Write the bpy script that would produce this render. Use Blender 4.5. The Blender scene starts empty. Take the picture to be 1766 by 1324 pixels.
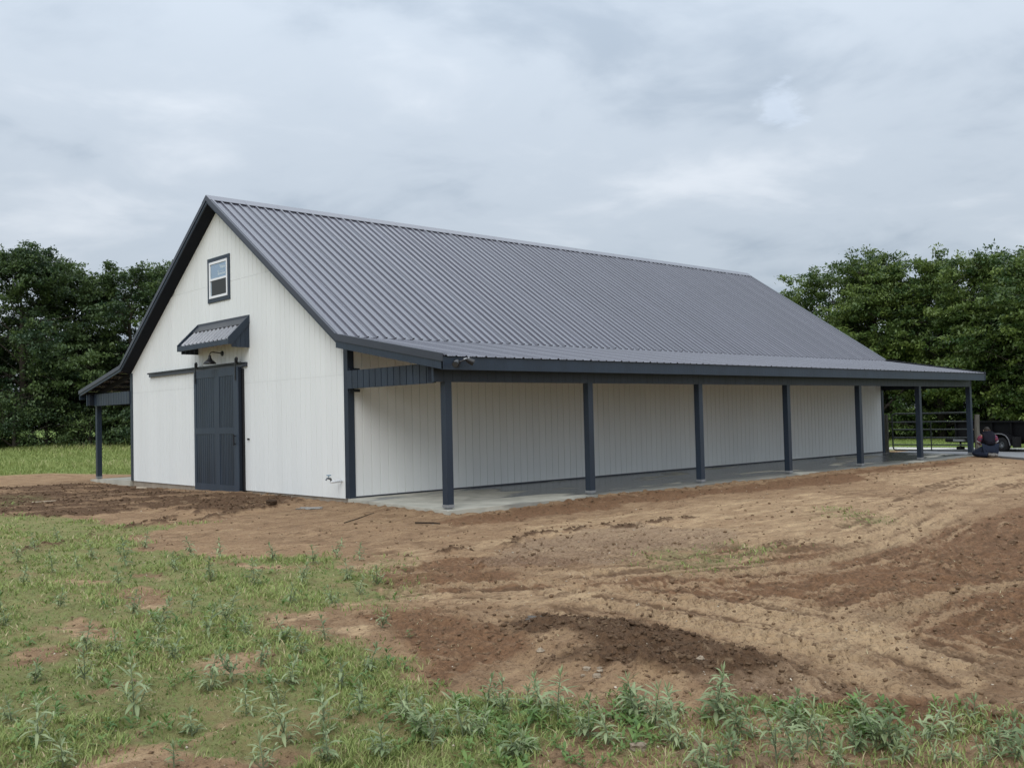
import bpy, math, random
import numpy as np
from mathutils import Vector, Matrix

SC = bpy.context.scene
COL = SC.collection
random.seed(7)
RNG = np.random.default_rng(11)

# ---------------------------------------------------------------- camera
YAW, PIT, ROL = 0.8298, 0.0343, -0.0234
CAM = Vector((-10.5016, -16.2652, 1.5188))
fw = Vector((math.cos(PIT)*math.cos(YAW), math.cos(PIT)*math.sin(YAW), math.sin(PIT)))
rt = Vector((math.sin(YAW), -math.cos(YAW), 0.0))
up = rt.cross(fw)
r2 = rt*math.cos(ROL) + up*math.sin(ROL)
u2 = up*math.cos(ROL) - rt*math.sin(ROL)
cd = bpy.data.cameras.new('camera')
cam = bpy.data.objects.new('camera', cd)
COL.objects.link(cam)
M = Matrix((r2, u2, -fw)).transposed().to_4x4()
M.translation = CAM
cam.matrix_world = M
cd.sensor_fit = 'HORIZONTAL'
cd.sensor_width = 36.0
cd.lens = 1671.144/1766*36.0
cd.clip_start = 0.1
cd.clip_end = 6000
SC.camera = cam

# ---------------------------------------------------------------- sky and sun
SUN_DIR = Vector((-0.60, -0.46, 0.66)).normalized()
SUN_EL = math.asin(SUN_DIR.z)
SUN_AZ = math.atan2(SUN_DIR.x, SUN_DIR.y)
world = bpy.data.worlds.new('World')
SC.world = world
world.use_nodes = True
nt = world.node_tree
nt.nodes.clear()
def wn(t, **k):
    n = nt.nodes.new(t)
    for a, b in k.items(): setattr(n, a, b)
    return n
def wl(a, b): nt.links.new(a, b)
out = wn('ShaderNodeOutputWorld')
sky = wn('ShaderNodeTexSky', sky_type='NISHITA', sun_disc=False)
sky.sun_elevation = SUN_EL
sky.sun_rotation = SUN_AZ
bg_sky = wn('ShaderNodeBackground'); bg_sky.inputs['Strength'].default_value = 0.10
wl(sky.outputs[0], bg_sky.inputs['Color'])
tc = wn('ShaderNodeTexCoord')
sep = wn('ShaderNodeSeparateXYZ'); wl(tc.outputs['Generated'], sep.inputs[0])
def wmath(op, a, b=None, clamp=False):
    n = wn('ShaderNodeMath', operation=op, use_clamp=clamp)
    for i, v in enumerate((a, b)):
        if v is None: continue
        if isinstance(v, (int, float)): n.inputs[i].default_value = v
        else: wl(v, n.inputs[i])
    return n.outputs[0]
zc = wmath('MAXIMUM', sep.outputs['Z'], 0.0)
den = wmath('ADD', zc, 0.16)
px = wmath('DIVIDE', sep.outputs['X'], den)
py = wmath('DIVIDE', sep.outputs['Y'], den)
comb = wn('ShaderNodeCombineXYZ'); wl(px, comb.inputs[0]); wl(py, comb.inputs[1])
def wnoise(scale, detail, rough, dist, off):
    mp = wn('ShaderNodeMapping'); mp.inputs['Location'].default_value = off
    wl(comb.outputs[0], mp.inputs['Vector'])
    n = wn('ShaderNodeTexNoise'); n.inputs['Scale'].default_value = scale
    n.inputs['Detail'].default_value = detail; n.inputs['Roughness'].default_value = rough
    n.inputs['Distortion'].default_value = dist
    wl(mp.outputs[0], n.inputs['Vector'])
    return n.outputs['Fac']
n1 = wnoise(0.90, 5, 0.52, 0.30, (3.1, 1.7, 0))
n2 = wnoise(2.5, 6, 0.55, 0.35, (7.4, 2.2, 4))
mixn = wmath('ADD', wmath('MULTIPLY', n1, 0.58), wmath('MULTIPLY', n2, 0.42))
ramp = wn('ShaderNodeValToRGB')
ramp.color_ramp.interpolation = 'EASE'
ramp.color_ramp.elements[0].position = 0.35; ramp.color_ramp.elements[0].color = (0.335, 0.392, 0.462, 1)
ramp.color_ramp.elements[1].position = 0.67; ramp.color_ramp.elements[1].color = (0.600, 0.642, 0.695, 1)
e = ramp.color_ramp.elements.new(0.50); e.color = (0.455, 0.510, 0.575, 1)
wl(mixn, ramp.inputs[0])
# one thin spot where the cloud lets more light through
bd = (fw*1671.144 + r2*(1345-883) - u2*(182-662)).normalized()
dv = wn('ShaderNodeVectorMath', operation='DISTANCE'); wl(tc.outputs['Generated'], dv.inputs[0]); dv.inputs[1].default_value = bd
n3 = wnoise(7.0, 5, 0.6, 0.3, (1.0, 5.0, 2))
thin_ = wn('ShaderNodeMapRange'); thin_.interpolation_type = 'SMOOTHSTEP'
wl(wmath('ADD', dv.outputs['Value'], wmath('MULTIPLY', wmath('SUBTRACT', n3, 0.5), 0.10)), thin_.inputs['Value'])
thin_.inputs['From Min'].default_value = 0.026; thin_.inputs['From Max'].default_value = 0.008
mixb = wn('ShaderNodeMix', data_type='RGBA'); wl(wmath('MULTIPLY', thin_.outputs[0], 0.34), mixb.inputs['Factor'])
wl(ramp.outputs['Color'], mixb.inputs['A']); mixb.inputs['B'].default_value = (0.60, 0.68, 0.80, 1)
# an overcast sky brightens from the horizon to the zenith
grad = wmath('ADD', wmath('ADD', wmath('MULTIPLY', zc, 0.55), 0.88), wmath('MULTIPLY', wmath('MULTIPLY', zc, zc), 1.75))
vm = wn('ShaderNodeVectorMath', operation='SCALE'); wl(mixb.outputs['Result'], vm.inputs[0]); wl(grad, vm.inputs['Scale'])
bg_cl = wn('ShaderNodeBackground'); bg_cl.inputs['Strength'].default_value = 1.0
wl(vm.outputs[0], bg_cl.inputs['Color'])
mx = wn('ShaderNodeMixShader'); mx.inputs[0].default_value = 0.92
wl(bg_sky.outputs[0], mx.inputs[1]); wl(bg_cl.outputs[0], mx.inputs[2]); wl(mx.outputs[0], out.inputs['Surface'])

sd = bpy.data.lights.new('sun', 'SUN')
sd.energy = 1.2; sd.angle = math.radians(40); sd.color = (1.0, 0.98, 0.95)
sun = bpy.data.objects.new('sun', sd); COL.objects.link(sun)
sun.rotation_euler = SUN_DIR.to_track_quat('Z', 'Y').to_euler()
sun.location = (-20, -10, 25)

SC.view_settings.view_transform = 'Standard'
SC.view_settings.look = 'None'
SC.view_settings.exposure = 0.27
SC.view_settings.gamma = 1.0
SC.view_settings.use_curve_mapping = False

# ---------------------------------------------------------------- helpers
class MB:
    def __init__(s): s.v = []; s.f = []
    def add(s, vs, fs):
        n = len(s.v); s.v += [tuple(v) for v in vs]; s.f += [tuple(i+n for i in f) for f in fs]; return s
    def box(s, x0, x1, y0, y1, z0, z1):
        return s.add([(x0,y0,z0),(x1,y0,z0),(x1,y1,z0),(x0,y1,z0),(x0,y0,z1),(x1,y0,z1),(x1,y1,z1),(x0,y1,z1)],
                     [(0,3,2,1),(4,5,6,7),(0,1,5,4),(1,2,6,5),(2,3,7,6),(3,0,4,7)])
    def prism_x(s, poly, x0, x1):
        n = len(poly)
        s.add([(x0,y,z) for y,z in poly] + [(x1,y,z) for y,z in poly],
              [tuple(range(n)), tuple(range(2*n-1, n-1, -1))] + [(i,(i+1)%n+0,(i+1)%n+n,i+n)[::-1] for i in range(n)])
        return s
    def prism_z(s, poly, z0, z1):
        n = len(poly)
        s.add([(x,y,z0) for x,y in poly] + [(x,y,z1) for x,y in poly],
              [tuple(range(n-1,-1,-1)), tuple(range(n, 2*n))] + [(i,(i+1)%n,(i+1)%n+n,i+n) for i in range(n)])
        return s
    def tube(s, pts, rad, n=8, cap=True):
        pts = [Vector(p) for p in pts]
        if isinstance(rad, (int, float)): rad = [rad]*len(pts)
        base = len(s.v); prev = None
        for i, p in enumerate(pts):
            d = (pts[min(i+1,len(pts)-1)] - pts[max(i-1,0)]).normalized()
            if prev is None:
                a = Vector((0,0,1)) if abs(d.z) < 0.9 else Vector((1,0,0))
                x = d.cross(a).normalized()
            else:
                x = (prev - d*prev.dot(d)).normalized()
            y = d.cross(x); prev = x
            for k in range(n):
                t = 2*math.pi*k/n
                s.v.append(tuple(p + (x*math.cos(t) + y*math.sin(t))*rad[i]))
        for i in range(len(pts)-1):
            for k in range(n):
                a = base+i*n+k; b = base+i*n+(k+1)%n
                s.f.append((a, b, b+n, a+n))
        if cap:
            s.f.append(tuple(base+k for k in range(n-1,-1,-1)))
            s.f.append(tuple(base+(len(pts)-1)*n+k for k in range(n)))
        return s
    def lathe(s, prof, c, axis='z', n=16):
        base = len(s.v)
        for r, h in prof:
            for k in range(n):
                t = 2*math.pi*k/n; a, b = r*math.cos(t), r*math.sin(t)
                if axis == 'z': s.v.append((c[0]+a, c[1]+b, c[2]+h))
                elif axis == 'x': s.v.append((c[0]+h, c[1]+a, c[2]+b))
                else: s.v.append((c[0]+a, c[1]+h, c[2]+b))
        for i in range(len(prof)-1):
            for k in range(n):
                a = base+i*n+k; b = base+i*n+(k+1)%n
                s.f.append((a,b,b+n,a+n))
        return s

def mesh_of(mb, name, mat=None, smooth=False):
    me = bpy.data.meshes.new(name)
    me.from_pydata(mb.v, [], mb.f); me.update()
    if mat: me.materials.append(mat)
    if smooth:
        for p in me.polygons: p.use_smooth = True
    return me
def put(name, me, parent=None, loc=None, rot=None, scale=None):
    o = bpy.data.objects.new(name, me); COL.objects.link(o)
    if parent: o.parent = parent
    if loc: o.location = loc
    if rot: o.rotation_euler = rot
    if scale: o.scale = scale
    return o
def obj(name, mb, mat, parent=None, smooth=False, **k):
    return put(name, mesh_of(mb, name, mat, smooth), parent, **k)
def tag(o, label=None, cat=None, group=None, kind=None):
    if label: o['label'] = label
    if cat: o['category'] = cat
    if group: o['group'] = group
    if kind: o['kind'] = kind
    return o
def thing(name, label, cat, loc=(0,0,0), rz=0.0, group=None):
    o = bpy.data.objects.new(name, None); COL.objects.link(o)
    o.empty_display_size = 0.2
    o.location = loc; o.rotation_euler = (0,0,rz)
    return tag(o, label, cat, group)
def big_mesh(name, V, Q, mat, attrs=None, smooth=False):
    V = np.ascontiguousarray(V, dtype=np.float32); Q = np.ascontiguousarray(Q, dtype=np.int32)
    me = bpy.data.meshes.new(name)
    k = Q.shape[1]
    me.vertices.add(len(V)); me.vertices.foreach_set('co', V.ravel())
    me.loops.add(Q.size); me.loops.foreach_set('vertex_index', Q.ravel())
    me.polygons.add(len(Q)); me.polygons.foreach_set('loop_start', np.arange(0, Q.size, k, dtype=np.int32))
    if smooth: me.polygons.foreach_set('use_smooth', np.ones(len(Q), dtype=bool))
    me.update(calc_edges=True)
    for a, arr in (attrs or {}).items():
        at = me.attributes.new(a, 'FLOAT', 'POINT'); at.data.foreach_set('value', np.ascontiguousarray(arr, dtype=np.float32))
    me.materials.append(mat)
    return me

# numpy value noise
def hash2(i, j, seed):
    h = (i.astype(np.int64)*374761393 + j.astype(np.int64)*668265263 + seed*982451653) & 0xffffffff
    h = ((h ^ (h >> 13))*1274126177) & 0xffffffff
    return ((h ^ (h >> 16)) & 0xffffff)/float(0xffffff)
def vnoise(x, y, seed=0):
    i = np.floor(x); j = np.floor(y); fx = x-i; fy = y-j
    fx = fx*fx*fx*(fx*(fx*6-15)+10); fy = fy*fy*fy*(fy*(fy*6-15)+10)
    a = hash2(i,j,seed); b = hash2(i+1,j,seed); c = hash2(i,j+1,seed); d = hash2(i+1,j+1,seed)
    return (a*(1-fx)+b*fx)*(1-fy) + (c*(1-fx)+d*fx)*fy
def fbm(x, y, octv=4, seed=0, gain=0.5):
    s = 0; a = 1; t = 0; ca, sa = math.cos(0.6), math.sin(0.6)
    for o in range(octv):
        s = s + a*vnoise(x, y, seed+o*17); t += a; a *= gain
        x, y = (x*ca-y*sa)*2.03+5.1, (x*sa+y*ca)*2.03-3.7
    return s/t
def sstep(a, b, x):
    t = np.clip((x-a)/(b-a), 0, 1); return t*t*(3-2*t)
def seg_dist(px, py, ax, ay, bx, by):
    dx, dy = bx-ax, by-ay
    t = np.clip(((px-ax)*dx+(py-ay)*dy)/(dx*dx+dy*dy+1e-12), 0, 1)
    return np.hypot(px-ax-t*dx, py-ay-t*dy), t
def poly_sd(px, py, poly):
    d = np.full(px.shape, 1e9); ins = np.zeros(px.shape, dtype=bool); n = len(poly)
    for k in range(n):
        ax, ay = poly[k]; bx, by = poly[(k+1) % n]
        d = np.minimum(d, seg_dist(px, py, ax, ay, bx, by)[0])
        c = ((ay > py) != (by > py))
        with np.errstate(divide='ignore', invalid='ignore'):
            xi = (bx-ax)*(py-ay)/(by-ay+1e-12)+ax
        ins ^= c & (px < xi)
    return np.where(ins, d, -d)
def line_sd(px, py, line):
    d = np.full(px.shape, 1e9); along = np.zeros(px.shape); L = 0.0
    for k in range(len(line)-1):
        a, b = line[k], line[k+1]; l = math.hypot(b[0]-a[0], b[1]-a[1])
        q, t = seg_dist(px, py, a[0], a[1], b[0], b[1])
        m = q < d; d = np.where(m, q, d); along = np.where(m, L+t*l, along); L += l
    return d, along

# ---------------------------------------------------------------- materials
def mat(name, col, rough=0.6, spec=0.3, metal=0.0, var=0.0, vscale=3.0, bump=0.0, bscale=40.0, stretch=(1,1,1), ior=None, back=None, perobj=0.0):
    m = bpy.data.materials.new(name); m.use_nodes = True
    n = m.node_tree.nodes; l = m.node_tree.links; b = n['Principled BSDF']
    b.inputs['Roughness'].default_value = rough; b.inputs['Metallic'].default_value = metal
    b.inputs['Specular IOR Level'].default_value = spec
    if ior: b.inputs['IOR'].default_value = ior
    b.inputs['Base Color'].default_value = (*col, 1)
    src = None
    if var or bump:
        tc = n.new('ShaderNodeNewGeometry'); mp = n.new('ShaderNodeMapping'); mp.inputs['Scale'].default_value = stretch
        l.new(tc.outputs['Position'], mp.inputs['Vector'])
    if var:
        t = n.new('ShaderNodeTexNoise'); t.inputs['Scale'].default_value = vscale; t.inputs['Detail'].default_value = 6; t.inputs['Roughness'].default_value = 0.6
        l.new(mp.outputs[0], t.inputs['Vector'])
        mr = n.new('ShaderNodeMapRange'); mr.inputs['From Min'].default_value = 0.3; mr.inputs['From Max'].default_value = 0.7
        mr.inputs['To Min'].default_value = 1-var; mr.inputs['To Max'].default_value = 1+var
        l.new(t.outputs['Fac'], mr.inputs['Value'])
        vs = n.new('ShaderNodeVectorMath'); vs.operation = 'SCALE'; vs.inputs[0].default_value = col
        l.new(mr.outputs[0], vs.inputs['Scale']); src = vs.outputs[0]
        l.new(src, b.inputs['Base Color'])
    if perobj and src:
        oi = n.new('ShaderNodeObjectInfo'); m2 = n.new('ShaderNodeMapRange'); m2.inputs['To Min'].default_value = 1-perobj; m2.inputs['To Max'].default_value = 1+perobj
        l.new(oi.outputs['Random'], m2.inputs['Value']); v2 = n.new('ShaderNodeVectorMath'); v2.operation = 'SCALE'
        l.new(src, v2.inputs[0]); l.new(m2.outputs[0], v2.inputs['Scale']); src = v2.outputs[0]; l.new(src, b.inputs['Base Color'])
    if back:
        g = n.new('ShaderNodeNewGeometry'); mc = n.new('ShaderNodeMix'); mc.data_type = 'RGBA'
        l.new(g.outputs['Backfacing'], mc.inputs['Factor'])
        if src: l.new(src, mc.inputs['A'])
        else: mc.inputs['A'].default_value = (*col, 1)
        mc.inputs['B'].default_value = (*back, 1)
        l.new(mc.outputs['Result'], b.inputs['Base Color'])
    if bump:
        t2 = n.new('ShaderNodeTexNoise'); t2.inputs['Scale'].default_value = bscale; t2.inputs['Detail'].default_value = 5
        l.new(mp.outputs[0], t2.inputs['Vector'])
        bp = n.new('ShaderNodeBump'); bp.inputs['Strength'].default_value = bump; bp.inputs['Distance'].default_value = 0.02
        l.new(t2.outputs['Fac'], bp.inputs['Height']); l.new(bp.outputs[0], b.inputs['Normal'])
    return m

def leaf_mat(name, dark, light, trans=0.25, rough=0.5, spec=0.3, dry=None):
    m = bpy.data.materials.new(name); m.use_nodes = True
    n = m.node_tree.nodes; l = m.node_tree.links; b = n['Principled BSDF']
    b.inputs['Roughness'].default_value = rough; b.inputs['Specular IOR Level'].default_value = spec
    a = n.new('ShaderNodeAttribute'); a.attribute_name = 'tint'
    r = n.new('ShaderNodeValToRGB'); r.color_ramp.elements[0].color = (*dark,1); r.color_ramp.elements[1].color = (*light,1)
    if dry:
        r.color_ramp.elements[1].position = 0.85
        e_ = r.color_ramp.elements.new(1.0); e_.color = (*dry, 1)
    l.new(a.outputs['Fac'], r.inputs[0]); l.new(r.outputs[0], b.inputs['Base Color'])
    tr = n.new('ShaderNodeBsdfTranslucent'); l.new(r.outputs[0], tr.inputs['Color'])
    ms = n.new('ShaderNodeMixShader'); ms.inputs[0].default_value = trans
    l.new(b.outputs[0], ms.inputs[1]); l.new(tr.outputs[0], ms.inputs[2]); l.new(ms.outputs[0], n['Material Output'].inputs['Surface'])
    return m

M_WALL = mat('white_siding_paint', (0.745,0.76,0.745), 0.55, 0.3, var=0.035, vscale=0.8, bump=0.10, bscale=60, stretch=(1,1,0.12), perobj=0.015)
M_WALLBACK = mat('siding_groove_paint', (0.60,0.61,0.58), 0.6, 0.2)
M_NAVY = mat('navy_trim_paint', (0.020,0.031,0.048), 0.42, 0.4, var=0.16, vscale=3.0, bump=0.22, bscale=30, stretch=(1,1,0.22), perobj=0.12)
M_DOOR = mat('slate_blue_door_paint', (0.030,0.044,0.065), 0.45, 0.4, var=0.14, vscale=3.0, bump=0.2, bscale=30, stretch=(1,1,0.22), perobj=0.08)
M_NAVYBACK = mat('navy_groove_paint', (0.014,0.019,0.028), 0.6, 0.2)
M_ROOF = mat('charcoal_roof_metal', (0.082,0.080,0.101), 0.20, 0.5, metal=0.0, ior=2.1, var=0.05, vscale=0.5, bump=0.35, bscale=1.6, back=(0.15,0.15,0.165), perobj=0.05)
M_TRIM = mat('charcoal_trim_metal', (0.034,0.038,0.050), 0.28, 0.5, metal=0.1, var=0.06)
M_SOFFIT = mat('soffit_painted_shade', (0.007,0.010,0.016), 0.6, 0.2)  # trim colour taken near black: shade under the overhang is put into it
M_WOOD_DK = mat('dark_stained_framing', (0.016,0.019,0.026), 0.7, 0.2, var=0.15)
M_BLACK = mat('black_powder_coat', (0.012,0.012,0.014), 0.4, 0.4)
M_VINYL = mat('white_window_vinyl', (0.80,0.81,0.82), 0.35, 0.4)
M_GLASS = mat('window_glass', (0.36,0.46,0.55), 0.04, 0.5, metal=0.75)
M_SCREEN = mat('insect_screen', (0.045,0.048,0.05), 0.6, 0.3)
M_STICK = mat('window_sticker_paper', (0.42,0.50,0.56), 0.5, 0.3)
M_GALV = mat('galvanised_steel', (0.30,0.31,0.32), 0.4, 0.5, metal=0.5, var=0.1)
M_PVC = mat('white_pvc', (0.78,0.80,0.82), 0.3, 0.4)
M_BRASS = mat('tap_metal', (0.16,0.17,0.18), 0.35, 0.5, metal=0.7)
M_TAPBLUE = mat('tap_handle_blue', (0.10,0.22,0.32), 0.4, 0.4)
M_BULB = mat('lamp_bulb_glass', (0.7,0.7,0.68), 0.2, 0.5)
M_OLDWOOD = mat('weathered_post_wood', (0.125,0.118,0.100), 0.9, 0.1, var=0.35, vscale=6, bump=0.6, bscale=18, stretch=(3,3,0.4))
M_GATE = mat('green_grey_gate_paint', (0.055,0.066,0.062), 0.4, 0.5, var=0.1)
M_ROADC = mat('grey_road_concrete', (0.20,0.20,0.20), 0.8, 0.3, var=0.12, vscale=2, bump=0.2, bscale=30)
M_ROADG = mat('pale_gravel', (0.52,0.50,0.45), 0.95, 0.1, var=0.2, vscale=6, bump=0.4, bscale=40)
M_TYRE = mat('tyre_rubber', (0.015,0.015,0.016), 0.75, 0.2)
M_RIM = mat('grey_wheel_rim', (0.16,0.17,0.18), 0.4, 0.5, metal=0.3)
M_TRAILER = mat('black_trailer_paint', (0.004,0.004,0.005), 0.6, 0.15)
M_FENDER = mat('fender_edge_metal', (0.30,0.30,0.32), 0.35, 0.5, metal=0.6)
M_BARK = mat('tree_bark', (0.060,0.052,0.042), 0.9, 0.1, var=0.3, vscale=8, bump=0.8, bscale=10, stretch=(2,2,0.5))
M_STONE = mat('pale_stone', (0.27,0.215,0.155), 0.9, 0.2, var=0.3, vscale=20, bump=0.5, bscale=60)
M_TWIG = mat('dark_twig', (0.05,0.036,0.026), 0.9, 0.1, var=0.2, vscale=20)
M_LATH = mat('pale_wood_scrap', (0.48,0.40,0.30), 0.8, 0.1, var=0.15, vscale=20)
M_TREE_A = leaf_mat('dark_leaves', (0.030,0.058,0.028), (0.135,0.190,0.060), 0.27, 0.45, 0.35)
M_TREE_B = leaf_mat('green_leaves', (0.040,0.080,0.024), (0.195,0.255,0.062), 0.30, 0.45, 0.35)
M_GRASS = leaf_mat('short_grass_blades', (0.110,0.172,0.040), (0.345,0.390,0.135), 0.3, 0.55, 0.2, dry=(0.50,0.42,0.24))
M_MEADOW = leaf_mat('meadow_grass_blades', (0.165,0.215,0.060), (0.350,0.390,0.140), 0.3, 0.6, 0.15, dry=(0.42,0.38,0.20))
M_WEED = leaf_mat('grey_green_weed_leaves', (0.105,0.160,0.060), (0.340,0.395,0.205), 0.25, 0.55, 0.3)
M_CLOVER = leaf_mat('low_broad_leaves', (0.070,0.140,0.035), (0.190,0.280,0.075), 0.25, 0.5, 0.3)
M_STEM = mat('weed_stem', (0.16,0.19,0.11), 0.6, 0.2)
M_CLOD = leaf_mat('soil_clods', (0.075,0.046,0.028), (0.26,0.172,0.102), 0.0, 0.95, 0.1)
M_PEBBLE = leaf_mat('pebbles', (0.30,0.24,0.17), (0.55,0.48,0.38), 0.0, 0.85, 0.2)

# ================================================================ barn dimensions
L, W, OV = 21.92, 11.11, 0.29
YB, ZB, ZR = -0.036, 3.20, 6.947          # break between the two roof pitches, ridge
YE, ZE = -3.39, 2.60                      # eave of the side roof
YC = W/2
SM = (ZR-ZB)/(YC-YB); SL = (ZB-ZE)/(YB-YE)
DP, X0, ST = 3.0, 0.055, 3.638            # posts: line, first, spacing
ZP = 2.165
def slab_z(y):                            # the porch slabs fall slightly outwards
    return -0.021*max(0.0, -y) if y < YC else -0.021*max(0.0, y-W)
def roof_z(y):
    y = min(y, W-y)
    return ZB+SM*(y-YB) if y >= YB else ZB+SL*(y-YB)

# ================================================================ ground
GRASS = [[(-7.35, 8.89), (-5.35, 3.56), (-4.97, 0.91), (-5.18, -1.76), (-5.42, -3.63), (-4.93, -5.25), (-4.1, -5.75), (-4.51, -7.37), (-5.42, -8.86), (-6.14, -9.09), (-6.59, -9.02), (-6.6, -10.08), (-6.75, -10.89), (-7.06, -11.45), (-6.7, -11.93), (-6.47, -12.42), (-6.5, -12.78), (-6.84, -12.72), (-7.32, -13.03), (-9.98, -10.26)], [(-6.6, -12.75), (-6.21, -12.7), (-5.71, -13.39), (-6.24, -13.83), (-6.64, -13.73), (-7.1, -13.26)], [(-5.93, -13.65), (-5.52, -13.82), (-5.44, -14.2), (-4.94, -14.58), (-6.12, -14.92), (-6.92, -14.1)], [(-4.91, 5.26), (-4.63, 3.25), (-4.65, 0.46), (-3.45, -0.47), (-4.72, -1.45), (-5.81, -1.69), (-6.74, -1.76)]]
THIN = [[(3.79, -7.71), (4.43, -7.98), (3.0, -9.58), (2.39, -9.37)], [(-1.49, -8.68), (-0.53, -9.08), (-0.37, -9.72), (-1.62, -10.31), (-2.39, -9.98), (-2.15, -9.32)], [(-3.87, -6.43), (-3.45, -6.57), (-5.38, -9.12), (-5.81, -9.39)], [(-3.87, 9.26), (-3.16, 9.03), (-3.83, 5.91), (-4.91, 5.26)]]
BARE = [[(-8.54, -8.69), (-8.31, -8.43), (-8.07, -8.43), (-8.12, -8.78), (-8.39, -8.97), (-8.61, -8.96)], [(-8.0, -7.91), (-7.75, -7.7), (-7.62, -8.01), (-7.79, -8.6), (-8.05, -8.51)], [(-7.69, -9.85), (-7.44, -9.85), (-7.25, -10.11), (-7.41, -10.38), (-7.72, -10.26)], [(-8.32, -10.09), (-8.06, -9.78), (-8.1, -10.04), (-8.23, -10.19)], [(-7.25, -4.94), (-6.9, -5.06), (-6.7, -5.88), (-7.08, -5.8)], [(-6.4, -5.49), (-6.08, -5.44), (-6.37, -5.99)], [(-7.06, -6.24), (-6.71, -6.4), (-6.64, -7.21), (-6.95, -7.69), (-7.19, -7.22)], [(-6.51, -8.58), (-5.91, -9.09), (-6.17, -10.28), (-6.46, -9.95), (-6.7, -9.22)], [(-5.8, -4.91), (-4.76, -6.06), (-4.44, -6.81), (-5.33, -6.04)], [(-8.71, -10.86), (-8.29, -11.2), (-7.98, -11.88), (-8.34, -11.97), (-8.93, -11.36)], [(-8.19, -11.05), (-8.08, -11.1), (-8.19, -11.27), (-8.29, -11.2)], [(-8.55, -10.75), (-8.42, -10.81), (-8.51, -10.96)], [(-7.23, -12.79), (-6.99, -12.7), (-6.8, -12.85), (-7.13, -13.22), (-7.43, -12.91)], [(-5.9, -8.51), (-5.47, -8.8), (-5.68, -9.09), (-5.98, -8.82)], [(-6.13, -13.44), (-5.92, -13.65), (-6.46, -13.92), (-6.62, -13.75)], [(-5.69, -14.19), (-5.31, -14.34), (-5.64, -14.46), (-5.8, -14.29)]]
DARK = [[(-4.95, 16.94), (-2.83, 13.25), (-0.62, 12.9), (-0.2, 10.31), (-0.67, 5.59), (-0.16, 4.14), (-0.01, 1.95), (-1.04, 0.72), (-2.3, 0.39), (-2.78, 2.07), (-4.22, 2.28), (-5.21, 2.66), (-6.78, 5.99)], [(-5.48, -10.69), (-5.04, -10.76), (-4.79, -11.14), (-4.83, -11.69), (-4.84, -12.35), (-5.01, -12.75), (-5.23, -12.83), (-5.62, -12.54), (-5.88, -12.21), (-5.92, -11.9), (-5.79, -11.44)]]
MID = [[(-3.7, -9.74), (-2.46, -10.18), (-1.51, -11.06), (0.8, -10.81), (4.47, -10.29), (10.84, -9.98), (-3.23, -14.08), (-3.72, -13.29), (-3.18, -12.42), (-3.11, -11.76), (-3.64, -10.94)], [(-0.48, -8.69), (0.44, -9.62), (0.16, -10.4), (-1.08, -10.32), (-1.56, -9.5)], [(-4.83, -7.85), (-3.86, -8.17), (-3.23, -10.06), (-2.38, -10.81), (-3.24, -10.76), (-4.07, -9.3), (-5.0, -8.68)], [(-4.27, -7.02), (-3.34, -7.11), (-2.64, -8.36), (-2.78, -8.86), (-3.86, -8.17), (-4.54, -7.64)], [(-6.05, -9.3), (-5.3, -9.6), (-5.44, -10.65), (-5.83, -11.44), (-6.59, -11.48), (-6.61, -10.82)], [(-5.77, -12.57), (-5.03, -13.37), (-4.81, -13.96), (-5.23, -14.4), (-5.68, -13.71), (-6.14, -12.94)], [(-0.62, -3.73), (2.93, -3.42), (8.28, -3.73), (19.25, -3.79), (16.13, -5.09), (6.77, -4.74), (1.85, -4.45), (-0.97, -4.67)], [(-0.09, -11.23), (3.37, -10.73), (4.15, -11.2), (-0.69, -12.86), (-1.52, -12.35)]]
SAND = [[(-0.44, -5.41), (2.25, -5.43), (6.85, -6.02), (6.57, -8.05), (3.63, -9.8), (0.96, -10.58), (-0.16, -9.98), (-0.25, -8.52), (-0.7, -7.42), (-1.27, -6.65)], [(-4.56, -6.99), (-3.3, -6.36), (-1.87, -6.37), (-0.8, -6.75), (-2.67, -6.73), (-4.43, -7.47)], [(-3.89, -11.25), (-3.23, -11.94), (-3.4, -12.81), (-3.82, -13.18), (-4.51, -12.78), (-4.54, -12.24)], [(-5.95, -8.78), (-5.18, -8.93), (-3.95, -9.83), (-3.94, -10.99), (-3.62, -11.91), (-4.2, -10.88), (-4.67, -9.95), (-5.44, -9.45)], [(11.95, -4.3), (19.46, -4.38), (18.32, -5.86), (10.92, -8.52), (8.05, -8.02)]]
GRAVEL = [[(-1.22, -6.72), (0.48, -6.7), (0.65, -8.15), (0.1, -8.99), (-1.32, -8.9), (-2.78, -8.86), (-3.6, -7.85)], [(-5.72, -12.53), (-5.33, -12.89), (-5.29, -13.44), (-5.83, -13.1)], [(-6.53, -13.16), (-6.32, -13.75), (-6.52, -13.87), (-6.97, -13.39)]]
RIDGES = [[(-2.12, 1.1), (-3.41, 0.59), (-4.77, -0.63), (-5.87, -1.61), (-6.76, -2.36)], [(-0.46, 1.17), (-2.11, 0.3), (-3.33, -0.18), (-4.27, -0.07)], [(-3.6, -6.77), (-2.53, -6.91), (-0.8, -6.52), (0.33, -6.49)], [(-0.1, -6.77), (0.63, -6.91), (1.66, -6.98)]]
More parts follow.
